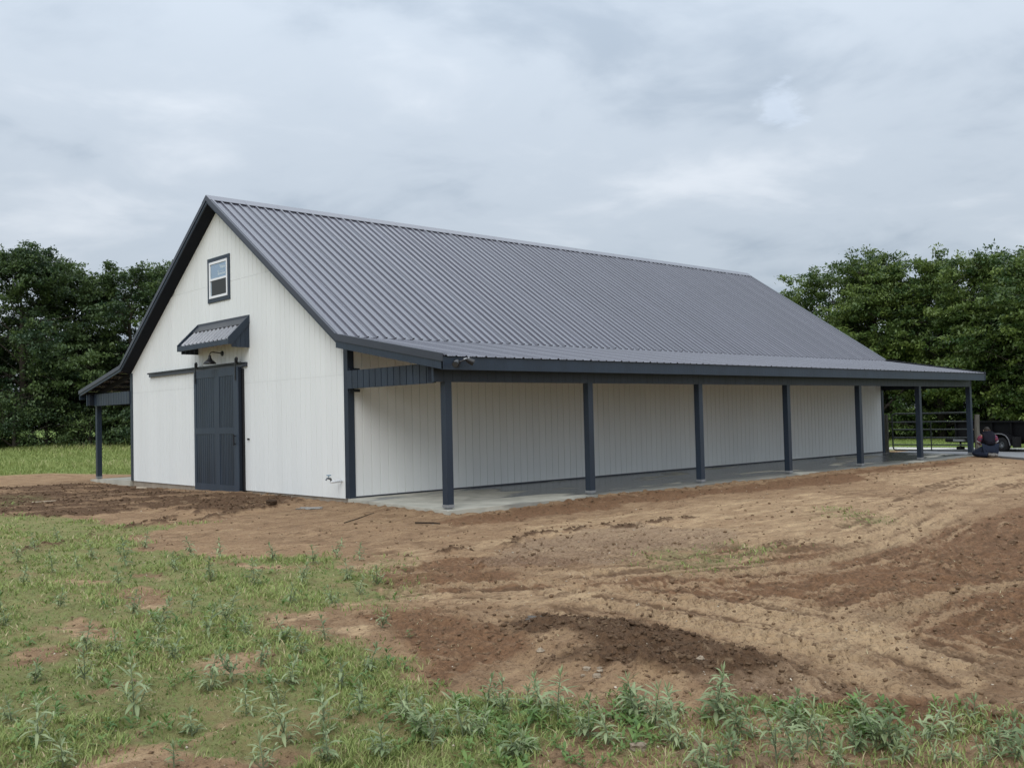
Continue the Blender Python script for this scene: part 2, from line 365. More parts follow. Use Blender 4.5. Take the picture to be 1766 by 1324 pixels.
TRACKS = [[(-4.11, -9.83), (-2.99, -10.08), (-1.94, -10.52), (-0.62, -10.69), (1.29, -10.57), (4.19, -9.9), (7.06, -9.27), (11.1, -8.84)], [(-3.21, -9.26), (-1.77, -9.66), (-0.08, -10.09), (1.55, -10.13), (4.83, -9.26), (10.57, -7.89), (15.45, -7.35)], [(-4.27, -10.41), (-4.34, -11.59), (-4.51, -12.78), (-5.01, -13.58)], [(-3.72, -10.2), (-3.7, -11.46), (-3.89, -12.7), (-4.3, -13.58)], [(-5.31, -8.55), (-4.62, -8.74), (-3.73, -9.45)], [(-4.05, -12.65), (-2.79, -12.52), (-1.74, -12.55), (-0.69, -12.86)]]
PUDDLES = [[(-5.37, -10.64), (-5.1, -10.59), (-5.12, -10.8), (-5.2, -10.95), (-5.36, -10.89), (-5.44, -10.81)], [(-1.2, 0.12), (-0.57, 0.43), (-0.71, -0.22), (-1.12, -0.59), (-1.32, -0.3)]]
WEEDS = [(-7.46, -12.28, 0.295, 0), (-7.99, -12.14, 0.174, 0), (-6.89, -12.18, 0.252, 0), (-7.26, -12.28, 0.228, 0), (-6.66, -12.23, 0.204, 0), (-6.77, -12.49, 0.267, 0), (-6.85, -12.79, 0.223, 0), (-7.3, -12.71, 0.169, 0), (-6.43, -12.73, 0.247, 0), (-6.47, -12.92, 0.246, 0), (-6.64, -13.17, 0.246, 0), (-6.23, -13.14, 0.301, 0), (-6.33, -13.34, 0.194, 0), (-6.48, -13.66, 0.307, 0), (-6.26, -13.69, 0.239, 0), (-6.01, -13.46, 0.217, 0), (-5.85, -13.77, 0.183, 0), (-6.03, -13.93, 0.219, 0), (-5.99, -13.97, 0.235, 0), (-5.77, -14.06, 0.205, 0), (-6.07, -14.09, 0.149, 0), (-5.27, -14.08, 0.091, 0), (-5.53, -14.36, 0.163, 0), (-5.75, -14.47, 0.203, 0), (-5.9, -14.38, 0.119, 0), (-5.99, -14.27, 0.12, 0), (-6.35, -13.89, 0.121, 0), (-6.79, -13.44, 0.163, 0), (-6.67, -13.52, 0.15, 0), (-7.75, -12.25, 0.171, 0), (-7.3, -11.85, 0.192, 0), (-7.46, -11.61, 0.179, 0), (-8.91, -10.81, 0.247, 0), (-8.33, -9.79, 0.259, 0), (-8.35, -10.65, 0.315, 0), (-7.95, -11.66, 0.267, 0), (-7.8, -10.46, 0.26, 0), (-7.77, -11.74, 0.276, 0), (-7.9, -11.13, 0.203, 0), (-7.62, -9.2, 0.221, 0), (-8.23, -11.15, 0.141, 0), (-8.88, -10.24, 0.164, 0), (-8.9, -11.17, 0.143, 0), (-8.24, -11.97, 0.153, 0), (-8.51, -11.57, 0.114, 0), (-7.64, -10.44, 0.203, 0), (-7.63, -11.01, 0.207, 0), (-7.2, -11.02, 0.199, 0), (-6.92, -10.92, 0.189, 0), (-7.43, -12.14, 0.202, 0), (-6.85, -12.0, 0.174, 0), (-7.23, -12.4, 0.175, 0), (-6.7, -12.18, 0.13, 0), (-6.73, -12.34, 0.168, 0), (-6.83, -12.91, 0.174, 0), (-7.2, -12.7, 0.111, 0), (-6.44, -12.78, 0.198, 0), (-6.3, -12.9, 0.184, 0), (-6.6, -13.19, 0.149, 0), (-6.12, -13.05, 0.257, 0), (-6.27, -13.39, 0.124, 0), (-6.43, -13.72, 0.249, 0), (-6.2, -13.73, 0.162, 0), (-5.96, -13.46, 0.131, 0), (-5.93, -13.77, 0.102, 0), (-6.11, -13.87, 0.138, 0), (-5.96, -13.97, 0.154, 0), (-5.6, -14.1, 0.141, 0), (-6.13, -14.05, 0.094, 0), (-5.34, -14.08, 0.058, 0), (-5.6, -14.39, 0.093, 0), (-5.74, -14.38, 0.161, 0), (-5.81, -14.37, 0.079, 0), (-6.01, -14.21, 0.068, 0), (-6.39, -13.95, 0.1, 0), (-6.82, -13.52, 0.089, 0), (-6.77, -13.53, 0.115, 0), (-7.38, -11.92, 0.139, 0), (-6.15, -4.68, 0.355, 1), (-6.69, -4.7, 0.198, 1), (-6.96, -4.68, 0.26, 1), (-6.03, -6.68, 0.252, 1), (-5.81, -7.22, 0.293, 1), (-6.65, -8.42, 0.224, 1), (-7.37, -8.63, 0.276, 1), (-7.19, -9.13, 0.245, 1), (-6.75, -6.1, 0.209, 1), (-6.95, -8.94, 0.185, 1), (-6.99, -9.35, 0.155, 1), (-5.49, -7.6, 0.203, 1), (-4.99, -7.66, 0.239, 1), (-5.93, -8.88, 0.178, 1), (-5.46, -8.59, 0.162, 1), (-6.45, -2.31, 0.233, 1), (-7.02, -3.6, 0.244, 1), (-6.14, -3.57, 0.257, 1), (-5.95, -5.6, 0.228, 1), (-5.31, -4.61, 0.252, 1), (-5.07, -4.92, 0.251, 1), (-4.77, -5.68, 0.209, 1), (-4.58, -6.29, 0.237, 1), (-6.89, -9.75, 0.194, 1), (-6.98, -10.16, 0.184, 1), (-7.43, -5.28, 0.212, 1), (-7.24, -7.75, 0.202, 1), (-8.16, -7.4, 0.193, 1), (-7.68, -9.64, 0.181, 1), (-8.05, -8.99, 0.208, 1), (-6.68, -9.98, 0.171, 1), (-7.34, -10.24, 0.176, 1), (-6.17, -9.98, 0.135, 1), (-5.92, -1.54, 0.208, 1), (-5.35, -3.27, 0.233, 1), (-4.14, -6.09, 0.246, 1), (-4.1, -6.53, 0.205, 1), (-4.99, -8.19, 0.201, 1), (-7.42, -10.78, 0.182, 1), (-8.56, -9.54, 0.149, 1), (-7.9, -9.15, 0.166, 1), (-6.89, -8.15, 0.2, 1), (-6.11, -8.46, 0.181, 1), (-7.59, -6.96, 0.184, 1)]


def soft(px, py, polys, w, wob, seed):
    qx = px + (fbm(px*1.3, py*1.3, 4, seed)-0.5)*2*wob
    qy = py + (fbm(px*1.3+31, py*1.3-12, 4, seed+5)-0.5)*2*wob
    m = np.zeros(px.shape)
    for p in polys: m = np.maximum(m, sstep(-w, w, poly_sd(qx, qy, p)))
    return m

def ground_fields(x, y):
    """height and surface masks of the ground at world points"""
    f = {}
    rc = np.hypot(x-CAM.x, y-CAM.y)
    near = rc < 70
    def on(fn):
        r = np.zeros(x.shape); r[near] = fn(x[near], y[near]); return r
    grass = on(lambda a, b: soft(a, b, GRASS, 0.35, 0.45, 1))
    thin = on(lambda a, b: soft(a, b, THIN, 0.4, 0.4, 2))
    bare = on(lambda a, b: soft(a, b, BARE, 0.20, 0.35, 3))
    dark = on(lambda a, b: soft(a, b, DARK, 0.32, 0.45, 4))
    weedy = on(lambda a, b: soft(a, b, GRASS[1:3], 0.3, 0.3, 12))
    mid = on(lambda a, b: soft(a, b, MID, 0.35, 0.45, 5))
    sand = on(lambda a, b: soft(a, b, SAND, 0.45, 0.5, 6))
    grav = on(lambda a, b: soft(a, b, GRAVEL, 0.5, 0.5, 7))
    mound = on(lambda a, b: soft(a, b, DARK[1:2], 0.30, 0.15, 8))
    heap = on(lambda a, b: soft(a, b, DARK[0:1], 0.6, 0.3, 9))
    ridge = np.zeros(x.shape); track = np.zeros(x.shape); tread = np.zeros(x.shape)
    xn, yn = x[near], y[near]
    qx = xn+(fbm(xn*2, yn*2, 3, 21)-0.5)*0.35; qy = yn+(fbm(xn*2, yn*2, 3, 22)-0.5)*0.35
    rg = np.zeros(xn.shape); tk = np.zeros(xn.shape); td = np.zeros(xn.shape)
    for ln in RIDGES:
        d, a = line_sd(qx, qy, ln); rg = np.maximum(rg, np.exp(-(d/0.13)**2)*sstep(0.25, 0.6, fbm(xn*3, yn*3, 2, 23)))
    for ln in TRACKS:
        d, a = line_sd(xn, yn, ln)
        for off in (0.0,):
            w = sstep(0.20, 0.12, np.abs(d-off))*sstep(0.22, 0.45, fbm(xn*0.9, yn*0.9, 3, 24))
            tk = np.maximum(tk, w); td = np.where(w > 0.05, np.maximum(td, w*(np.sin(a*2*math.pi/0.16+d*14) > 0.1)), td)
    bd = np.full(xn.shape, 1e9); ba = np.zeros(xn.shape)
    for k, ln in enumerate(TRACKS):
        d, al = line_sd(xn, yn, ln); d = d+50.0*((al < 1e-6) | (al > sum(math.hypot(ln[q+1][0]-ln[q][0], ln[q+1][1]-ln[q][1]) for q in range(len(ln)-1))-1e-6)); m_ = d < bd; bd = np.where(m_, d, bd); ba = np.where(m_, al+k*13.7, ba)
    sk = fbm(bd*11.0, ba*0.5, 5, 81, 0.72)-0.5
    sk = sk*2.5*sstep(1.9, 0.3, bd)*sstep(0.25, 0.55, fbm(xn*0.7, yn*0.7, 3, 82))
    streak = np.full(x.shape, 0.5); streak[near] = np.clip(0.5+sk, 0, 1)
    ridge[near] = rg; track[near] = tk; tread[near] = td
    # wide zones
    wob = (fbm(x*0.25, y*0.25, 4, 31)-0.5)*4
    edge = np.where(x < 1.0, 20.8, 14.6+np.clip(3-x, 0, 2)*3)
    meadow = sstep(-0.5, 0.7, y+wob*0.35-edge)
    lawn = sstep(-0.4, 0.4, (x+0.15*wob*0.3) - np.where(y > -8, 27.6, 40.0))
    lawn = np.maximum(lawn, sstep(0, 1, x-22.5)*sstep(1.2, 2.2, y))
    far = sstep(52, 64, rc)
    back = sstep(1.5, 4.5, -(x-CAM.x)*math.cos(YAW)-(y-CAM.y)*math.sin(YAW)-1.5+wob*0.4)
    meadow = np.maximum(meadow, np.maximum(far, back))
    f['grass'] = np.clip(grass*(1-0.92*bare)*(1-0.95*ridge)*(1-0.9*dark), 0, 1)
    f['grass'] *= 1-0.85*weedy
    f['weedy'] = weedy*(1-0.8*bare)
    f['thin'] = thin
    f['meadow'] = np.maximum(meadow*(1-lawn), 0); f['lawn'] = lawn
    streak = 0.5+(streak-0.5)*(1-f['grass'])*(1-0.85*dark)*(1-f['meadow'])
    f['streak'] = streak
    f['dark'] = np.clip(np.maximum(dark*(1-0.65*(1-mound)*sstep(0.47, 0.62, fbm(x*0.8, y*2.2, 4, 41))), ridge*0.85), 0, 1)
    f['mid'] = mid; f['sand'] = np.maximum(sand, bare*0.75*(1-sstep(0.5, 0.6, fbm(x*1.7, y*1.7, 2, 42)))); f['gravel'] = grav; f['track'] = track
    # heights
    h = -0.135 + (fbm(x*0.22, y*0.22, 3, 51)-0.5)*0.10*sstep(70, 20, rc)
    h += 0.90*sstep(20, 46, y)*sstep(30, 10, x) - 0.0
    bank = np.exp(-(np.maximum(0, -3.2-y)/0.9)**2)*sstep(0.8, 4.0, x)*sstep(25, 21, x)*(y < -2.0)
    h += 0.05*bank + 0.055*np.exp(-(np.maximum(0, -x)/0.5)**2)*(x < 0.1)*(y > -4)*(y < 9)*sstep(-3.6, -2.4, y) + 0.03*np.exp(-(np.hypot(x-0.1, y+3.3)/0.7)**2)
    h += 0.085*mound + 0.04*heap*(1-sstep(-1.0, 0.3, x)*0.3) + 0.055*ridge
    rough = 0.80 + 1.1*f['dark'] + 0.7*mid + 0.5*f['grass'] - 0.15*f['sand'] + 0.5*grav + 0.6*bank
    rough *= (1-0.5*track)*sstep(45, 12, rc)*(1-lawn)
    n = np.zeros(x.shape)
    n[near] = (fbm(xn*4.5, yn*4.5, 3, 61)-0.5)*0.050 + (fbm(xn*15, yn*15, 3, 62)-0.5)*0.036 + np.maximum(0, vnoise(xn*11, yn*11, 63)-0.62)*0.06 + (vnoise(xn*38, yn*38, 64)-0.5)*0.012
    h += n*rough
    h += (streak-0.5)*0.024*sstep(30, 8, rc)
    h += (-0.028 + 0.044*tread)*track*sstep(35, 10, rc) + 0.02*np.exp(-((track-0.5)/0.25)**2)*sstep(30, 10, rc)
    foot = (x > -0.07) & (x < 22.15) & (y > -3.10) & (y < W+3.15)
    h = np.where(foot, np.minimum(h, -0.17), h)
    road = poly_sd(x, y, ROAD) > -0.1
    h = np.where(road, np.minimum(h, -0.14), h)
    f['h'] = h
    return f
ROAD = [(22.3,-3.25),(21.2,-4.5),(19.6,-6.4),(14,-14),(8,-24),(14,-24),(20,-14),(26.2,-4.5),(26.4,0.5),(22.3,0.35)]

def build_ground():
    da = [0.0024]*int(1.30/0.0024)
    fine0 = YAW-0.65
    ang = list(fine0+np.cumsum([0]+da))
    rest = 2*math.pi-(ang[-1]-ang[0])
    k = 70
    ang += [ang[-1]+rest*(i+1)/(k+1) for i in range(k)]
    ang = np.array(ang); na = len(ang)
    r = [0.6, 1.1, 1.6, 2.0, 2.4]
    while r[-1] < 12: r.append(r[-1]*1.0062)
    while r[-1] < 75: r.append(r[-1]*1.013)
    while r[-1] < 4000: r.append(r[-1]*1.35)
    r = np.array(r); nr = len(r)
    R, A = np.meshgrid(r, ang, indexing='ij')
    x = CAM.x+R*np.cos(A); y = CAM.y+R*np.sin(A)
    f = ground_fields(x, y)
    V = np.stack([x, y, f['h']], -1).reshape(-1, 3)
    i = np.arange(nr-1)[:,None]; j = np.arange(na)[None,:]; j2 = (j+1) % na
    Q = np.stack([i*na+j, (i+1)*na+j, (i+1)*na+j2, i*na+j2], -1).reshape(-1, 4)
    V = np.vstack([V, [[CAM.x, CAM.y, -0.13]]])
    c = len(V)-1
    jj = np.arange(0, na-1, 2)
    Qc = np.stack([np.full(len(jj), c), jj, jj+1, (jj+2) % na], -1)
    Q = np.vstack([Q, Qc])
    at = {k2: np.append(f[k2].ravel(), 0) for k2 in ('grass','thin','meadow','lawn','dark','mid','sand','gravel','track','streak')}
    me = big_mesh('ground', V, Q, ground_mat(), at, smooth=True)
    o = put('ground', me); tag(o, kind='structure', label='bare brown and sandy soil with patches of green grass and tyre marks')
    return o

def ground_mat():
    m = bpy.data.materials.new('soil_and_grass'); m.use_nodes = True
    n = m.node_tree.nodes; l = m.node_tree.links; b = n['Principled BSDF']
    b.inputs['Roughness'].default_value = 0.95; b.inputs['Specular IOR Level'].default_value = 0.15
    geo = n.new('ShaderNodeNewGeometry')
    def noise(scale, detail=6, rough=0.6, st=(1,1,1), dist=0.0):
        mp = n.new('ShaderNodeMapping'); mp.inputs['Scale'].default_value = st; l.new(geo.outputs['Position'], mp.inputs['Vector'])
        t = n.new('ShaderNodeTexNoise'); t.inputs['Scale'].default_value = scale; t.inputs['Detail'].default_value = detail
        t.inputs['Roughness'].default_value = rough; t.inputs['Distortion'].default_value = dist
        l.new(mp.outputs[0], t.inputs['Vector']); return t.outputs['Fac']
    def attr(a):
        t = n.new('ShaderNodeAttribute'); t.attribute_name = a; return t.outputs['Fac']
    def rng(v, a, b_, c=0.0, d=1.0):
        t = n.new('ShaderNodeMapRange'); t.inputs['From Min'].default_value = a; t.inputs['From Max'].default_value = b_
        t.inputs['To Min'].default_value = c; t.inputs['To Max'].default_value = d; l.new(v, t.inputs['Value']); return t.outputs[0]
    def math_(op, a, b_):
        t = n.new('ShaderNodeMath'); t.operation = op
        for i, v in enumerate((a, b_)):
            if isinstance(v, (int, float)): t.inputs[i].default_value = v
            else: l.new(v, t.inputs[i])
        t.use_clamp = True
        return t.outputs[0]
    def mixc(fac, a, c):
        t = n.new('ShaderNodeMix'); t.data_type = 'RGBA'; l.new(fac, t.inputs['Factor'])
        for s, v in (('A', a), ('B', c)):
            if isinstance(v, tuple): t.inputs[s].default_value = (v[0]*1.05, v[1]*0.97, v[2]*0.90, 1) if v[0] > v[1]*1.1 else (*v, 1)
            else: l.new(v, t.inputs[s])
        return t.outputs['Result']
    big = noise(0.6, 5, 0.55); med = noise(3.5, 6, 0.62); fine = noise(22, 6, 0.65); grit = noise(85, 4, 0.7)
    streak = noise(3.0, 6, 0.62, (0.55, 1.8, 1), 0.6)
    def wobble(a, k=0.9):      # ragged edges for a mask
        s = math_('ADD', a, math_('MULTIPLY', math_('SUBTRACT', med, 0.5), k))
        return rng(s, 0.30, 0.62)
    base = mixc(rng(med, 0.35, 0.66), (0.215,0.138,0.082), (0.400,0.280,0.172))
    base = mixc(rng(big, 0.42, 0.62), base, (0.345,0.235,0.142))
    base = mixc(math_('MULTIPLY', rng(streak, 0.50, 0.68), 0.55), base, (0.545,0.400,0.240))
    col = mixc(math_('MULTIPLY', wobble(attr('mid')), 0.85), base, mixc(rng(fine, 0.35, 0.65), (0.135,0.070,0.038), (0.275,0.160,0.090)))
    sandc = mixc(rng(streak, 0.35, 0.65), (0.350,0.240,0.145), (0.60,0.455,0.285))
    ssand = noise(2.2, 6, 0.65, (0.5, 1.5, 1), 0.8)
    sm = math_('MULTIPLY', wobble(attr('sand')), rng(ssand, 0.38, 0.58, 0.25, 1.0))
    col = mixc(math_('MULTIPLY', sm, 0.92), col, sandc)
    grc = mixc(rng(fine, 0.40, 0.62), (0.200,0.145,0.100), (0.40,0.310,0.225))
    col = mixc(math_('MULTIPLY', wobble(attr('gravel')), 0.5), col, grc)
    sk = attr('streak')
    col = mixc(math_('MULTIPLY', rng(sk, 0.56, 0.84), 0.50), col, (0.54,0.400,0.250))
    col = mixc(math_('MULTIPLY', rng(sk, 0.46, 0.20), 0.85), col, (0.130,0.078,0.044))
    col = mixc(math_('MULTIPLY', attr('track'), 0.62), col, (0.52,0.385,0.24))
    dk = mixc(rng(fine, 0.32, 0.68), (0.080,0.048,0.028), (0.165,0.102,0.060))
    col = mixc(math_('MULTIPLY', wobble(attr('dark')), 0.95), col, dk)
    gg = mixc(rng(fine, 0.35, 0.65), (0.135,0.185,0.050), (0.270,0.310,0.110))
    gpatch = math_('MULTIPLY', wobble(attr('grass'), 1.3), rng(noise(1.6, 5, 0.6), 0.34, 0.52, 0.58, 1.0))
    gpatch = math_('MULTIPLY', gpatch, rng(fine, 0.38, 0.60, 0.70, 1.0))
    col = mixc(math_('MULTIPLY', gpatch, 0.82), col, gg)
    col = mixc(math_('MULTIPLY', math_('MULTIPLY', attr('thin'), rng(med, 0.42, 0.6)), 0.6), col, (0.15,0.17,0.06))
    mg = mixc(rng(med, 0.35, 0.65), (0.155,0.205,0.055), (0.275,0.320,0.110))
    col = mixc(attr('meadow'), col, mg)
    lg = mixc(rng(noise(0.5, 4, 0.5), 0.35, 0.65), (0.130,0.185,0.042), (0.190,0.250,0.062))
    col = mixc(attr('lawn'), col, lg)
    # wheel-dragged streaks and crumbs
    st2 = noise(9.0, 6, 0.68, (0.30, 1.0, 1), 1.2)
    st3 = noise(7.0, 6, 0.68, (1.0, 0.35, 1), 1.2)
    open_ = math_('SUBTRACT', 1.0, math_('ADD', math_('ADD', attr('grass'), attr('meadow')), attr('lawn')))
    col = mixc(math_('MULTIPLY', math_('MULTIPLY', rng(st2, 0.54, 0.66), 0.55), open_), col, (0.105,0.066,0.040))
    col = mixc(math_('MULTIPLY', math_('MULTIPLY', rng(st3, 0.56, 0.68), 0.40), open_), col, (0.50,0.385,0.250))
    col = mixc(math_('MULTIPLY', math_('MULTIPLY', rng(noise(34, 4, 0.7), 0.53, 0.64), 0.60), open_), col, (0.090,0.058,0.036))
    # grit: dark crumbs and pale grains
    col = mixc(math_('MULTIPLY', rng(grit, 0.60, 0.72), 0.55), col, (0.075,0.052,0.035))
    col = mixc(math_('MULTIPLY', rng(noise(60, 3, 0.6), 0.69, 0.75), 0.5), col, (0.52,0.46,0.37))
    l.new(col, b.inputs['Base Color'])
    bh = math_('ADD', math_('MULTIPLY', fine, 0.7), math_('MULTIPLY', grit, 0.4))
    bp = n.new('ShaderNodeBump'); bp.inputs['Strength'].default_value = 1.0; bp.inputs['Distance'].default_value = 0.06
    l.new(bh, bp.inputs['Height']); l.new(bp.outputs[0], b.inputs['Normal'])
    return m
build_ground()

# puddles: shallow sheets of muddy water lying in hollows
M_WATER = mat('muddy_water', (0.12,0.10,0.08), 0.22, 0.4)
def gh(x, y): return float(ground_fields(np.array([x]), np.array([y]))['h'][0])
for pd in PUDDLES:
    cx_ = sum(p[0] for p in pd)/len(pd); cy_ = sum(p[1] for p in pd)/len(pd)
    pts = []
    for k in range(26):
        t = 2*math.pi*k/26
        rx = max(abs(p[0]-cx_) for p in pd); ry = max(abs(p[1]-cy_) for p in pd)
        q = 0.62+0.38*math.sin(3*t+1)*math.cos(2*t)
        pts.append((cx_+rx*0.8*q*math.cos(t), cy_+ry*0.8*q*math.sin(t)))
    zz = sum(gh(p[0], p[1]) for p in pts[::2])/13.0 + 0.006
    tag(obj('puddle', MB().prism_z(pts, zz-0.05, zz+0.004), M_WATER), kind='structure')

# road
tag(obj('road', MB().prism_z(ROAD, -0.25, -0.075), M_ROADC), kind='structure')
tag(obj('gravel_drive', MB().prism_z([(26.2,-4.5),(27.9,-5.0),(60,-60),(55,-62),(24,-9)][::-1] if False else [(26.4,-6.0),(28.2,-6.0),(28.2,3.0),(26.4,3.0)], -0.25, -0.085), M_ROADG), kind='structure')

# ---- porch slabs
def slab_mat():
    m = bpy.data.materials.new('damp_concrete'); m.use_nodes = True
    n = m.node_tree.nodes; l = m.node_tree.links; b = n['Principled BSDF']
    g = n.new('ShaderNodeNewGeometry')
    def noise(scale, st, detail=5):
        mp = n.new('ShaderNodeMapping'); mp.inputs['Scale'].default_value = st; l.new(g.outputs['Position'], mp.inputs['Vector'])
        t = n.new('ShaderNodeTexNoise'); t.inputs['Scale'].default_value = scale; t.inputs['Detail'].default_value = detail; t.inputs['Distortion'].default_value = 0.6
        l.new(mp.outputs[0], t.inputs['Vector']); return t.outputs['Fac']
    sp = n.new('ShaderNodeSeparateXYZ'); l.new(g.outputs['Position'], sp.inputs[0])
    def mr(v, a, b_, c, d):
        t = n.new('ShaderNodeMapRange'); t.inputs['From Min'].default_value = a; t.inputs['From Max'].default_value = b_; t.inputs['To Min'].default_value = c; t.inputs['To Max'].default_value = d
        l.new(v, t.inputs['Value']); return t.outputs[0]
    def mt(op, a, b_):
        t = n.new('ShaderNodeMath'); t.operation = op; t.use_clamp = True
        for i, v in enumerate((a, b_)):
            if isinstance(v, (int, float)): t.inputs[i].default_value = v
            else: l.new(v, t.inputs[i])
        return t.outputs[0]
    wet = mt('ADD', noise(0.9, (0.45,1.4,1)), mr(sp.outputs['X'], 0.0, 4.0, -0.13, 0.11))
    wet = mr(wet, 0.50, 0.56, 0, 1)
    wet = mt('MULTIPLY', wet, mr(sp.outputs['Y'], -3.3, -2.6, 0.35, 1.0))
    wet = mt('MULTIPLY', wet, mr(sp.outputs['Y'], 9.0, 10.0, 1.0, 0.0))
    r = n.new('ShaderNodeValToRGB'); r.color_ramp.elements[0].position = 0.35; r.color_ramp.elements[1].position = 0.65
    r.color_ramp.elements[0].color = (0.34,0.325,0.27,1); r.color_ramp.elements[1].color = (0.46,0.44,0.37,1)
    l.new(noise(2.5, (1,1,1), 8), r.inputs[0])
    mc = n.new('ShaderNodeMix'); mc.data_type = 'RGBA'; l.new(wet, mc.inputs['Factor']); l.new(r.outputs[0], mc.inputs['A']); mc.inputs['B'].default_value = (0.085,0.088,0.088,1)
    l.new(mc.outputs['Result'], b.inputs['Base Color'])
    l.new(mr(wet, 0, 1, 0.85, 0.22), b.inputs['Roughness'])
    t2 = n.new('ShaderNodeTexNoise'); t2.inputs['Scale'].default_value = 25; l.new(g.outputs['Position'], t2.inputs['Vector'])
    bp = n.new('ShaderNodeBump'); bp.inputs['Strength'].default_value = 0.06; l.new(t2.outputs['Fac'], bp.inputs['Height']); l.new(bp.outputs[0], b.inputs['Normal'])
    return m
M_SLAB = slab_mat()
ys = -3.16
def slab(y_in, y_out):
    mb = MB()
    zo = slab_z(y_out)
    n_ = 24; xs = [-0.05+22.17*i/n_ for i in range(n_+1)]
    lo, hi = min(y_in, y_out), max(y_in, y_out)
    zl, zh = (zo, 0.0) if y_out < y_in else (0.0, zo)
    mb.prism_x([(lo, -0.4), (hi, -0.4), (hi, zh), (lo, zl)], xs[0], xs[-1])
    return mb
tag(obj('porch_slab', slab(-0.004, ys), M_SLAB), kind='structure')
tag(obj('porch_slab', slab(W+0.004, W+3.16), M_SLAB), kind='structure')

# ================================================================ barn
barn = thing('barn', 'white board-sided barn with dark metal roof, navy trim and open porches along both sides', 'barn', (0,0,0))
GW = 0.2032
# -- foundation
obj('foundation', MB().box(0.03, L-0.03, 0.03, W-0.03, -0.5, -0.015), mat('foundation_concrete', (0.30,0.26,0.21), 0.9, 0.1, var=0.2, vscale=4), barn)
# -- walls: core sheets with separate grooved boards in front
def soffit_z(y): return roof_z(y)-0.235
gw = MB().prism_x([(0.012,0.0),(W-0.012,0.0),(W-0.012,soffit_z(0.02)),(YC,soffit_z(YC)),(0.012,soffit_z(0.02))], 0.012, 0.12)
gable = obj('gable_wall', gw, M_WALLBACK, barn)
longw = obj('side_wall', MB().box(0.125, L-0.13, 0.012, 0.12, 0.0, 3.02), M_WALLBACK, barn)
obj('rear_wall', MB().prism_x([(0.012,0.0),(W-0.012,0.0),(W-0.012,soffit_z(0.02)),(YC,soffit_z(YC)),(0.012,soffit_z(0.02))], L-0.12, L), M_WALL, barn)
obj('side_wall', MB().box(0.125, L-0.13, W-0.12, W, 0.0, 3.02), M_WALL, barn)
def bevel_board(w, z0, z1, t, c=0.004):     # a board in the plane x = 0..-t, w wide along +y
    mb = MB()
    z0a, z0b = (z0, z0) if not isinstance(z0, tuple) else z0
    z1a, z1b = (z1, z1) if not isinstance(z1, tuple) else z1
    v = [(0,0,z0a),(0,w,z0b),(0,w,z1b),(0,0,z1a),(-t,c,z0a),(-t,w-c,z0b),(-t,w-c,z1b),(-t,c,z1a)]
    mb.add(v, [(4,7,6,5),(0,4,5,1),(3,2,6,7),(0,3,7,4),(1,5,6,2)])
    return mb
# gable boards in three rows, split at the sheet seams 8 ft apart
SEAM = [-0.01, 2.44, 4.88]
GAP = 0.009
lowb = mesh_of(bevel_board(GW-GAP, SEAM[0], SEAM[1]-0.002, 0.012), 'siding_board', M_WALL)
nb = int(W/GW)+1
for k in range(nb):
    ya = k*GW+GAP/2; yb = min((k+1)*GW-GAP/2, W-0.004)
    if ya > W-0.03: continue
    za, zb_ = soffit_z(ya), soffit_z(yb)
    mids = []
    if yb > YC > ya: zmax = min(za, zb_)
    if yb-ya < GW-GAP-0.001:
        put('siding_board', mesh_of(bevel_board(yb-ya, SEAM[0], SEAM[1]-0.002, 0.012), 'siding_board', M_WALL), gable, (0.012, ya, 0))
    else:
        put('siding_board', lowb, gable, (0.012, ya, 0))
    for a, b_ in ((2.442, 4.878), (4.882, 9)):
        if min(za, zb_) <= a: continue
        top = (min(za, b_), min(zb_, b_))
        put('siding_board', mesh_of(bevel_board(yb-ya, a, top, 0.012), 'siding_board', M_WALL), gable, (0.012, ya, 0))
lb = mesh_of(bevel_board(GW-GAP, 0.03, 3.02, 0.012), 'siding_board', M_WALL)
for k in range(int((L-0.1)/GW)):
    put('siding_board', lb, longw, (0.125+k*GW+GW-GAP/2, 0.012, 0), rot=(0,0,math.pi/2))
obj('base_flashing', MB().box(0.125, L-0.12, -0.012, 0.0115, 0.002, 0.032), M_TRIM, barn)
# -- corner trim
for x_, y_, sx, sy in ((0,0,-1,-1),(0,W,-1,1),(L,0,1,-1),(L,W,1,1)):
    mb = MB()
    t, w_ = 0.022, 0.125
    xa, xb = sorted((x_+sx*t, x_-sx*w_)); ya, yb = sorted((y_+sy*t, y_+sy*0.001))
    mb.box(xa, xb, ya, yb, 0.0, 3.0)
    xa, xb = sorted((x_+sx*t, x_+sx*0.001)); ya, yb = sorted((y_-sy*w_, y_+sy*0.0005))
    mb.box(xa, xb, ya, yb, 0.0, 3.0)
    obj('corner_trim', mb, M_NAVY, barn)

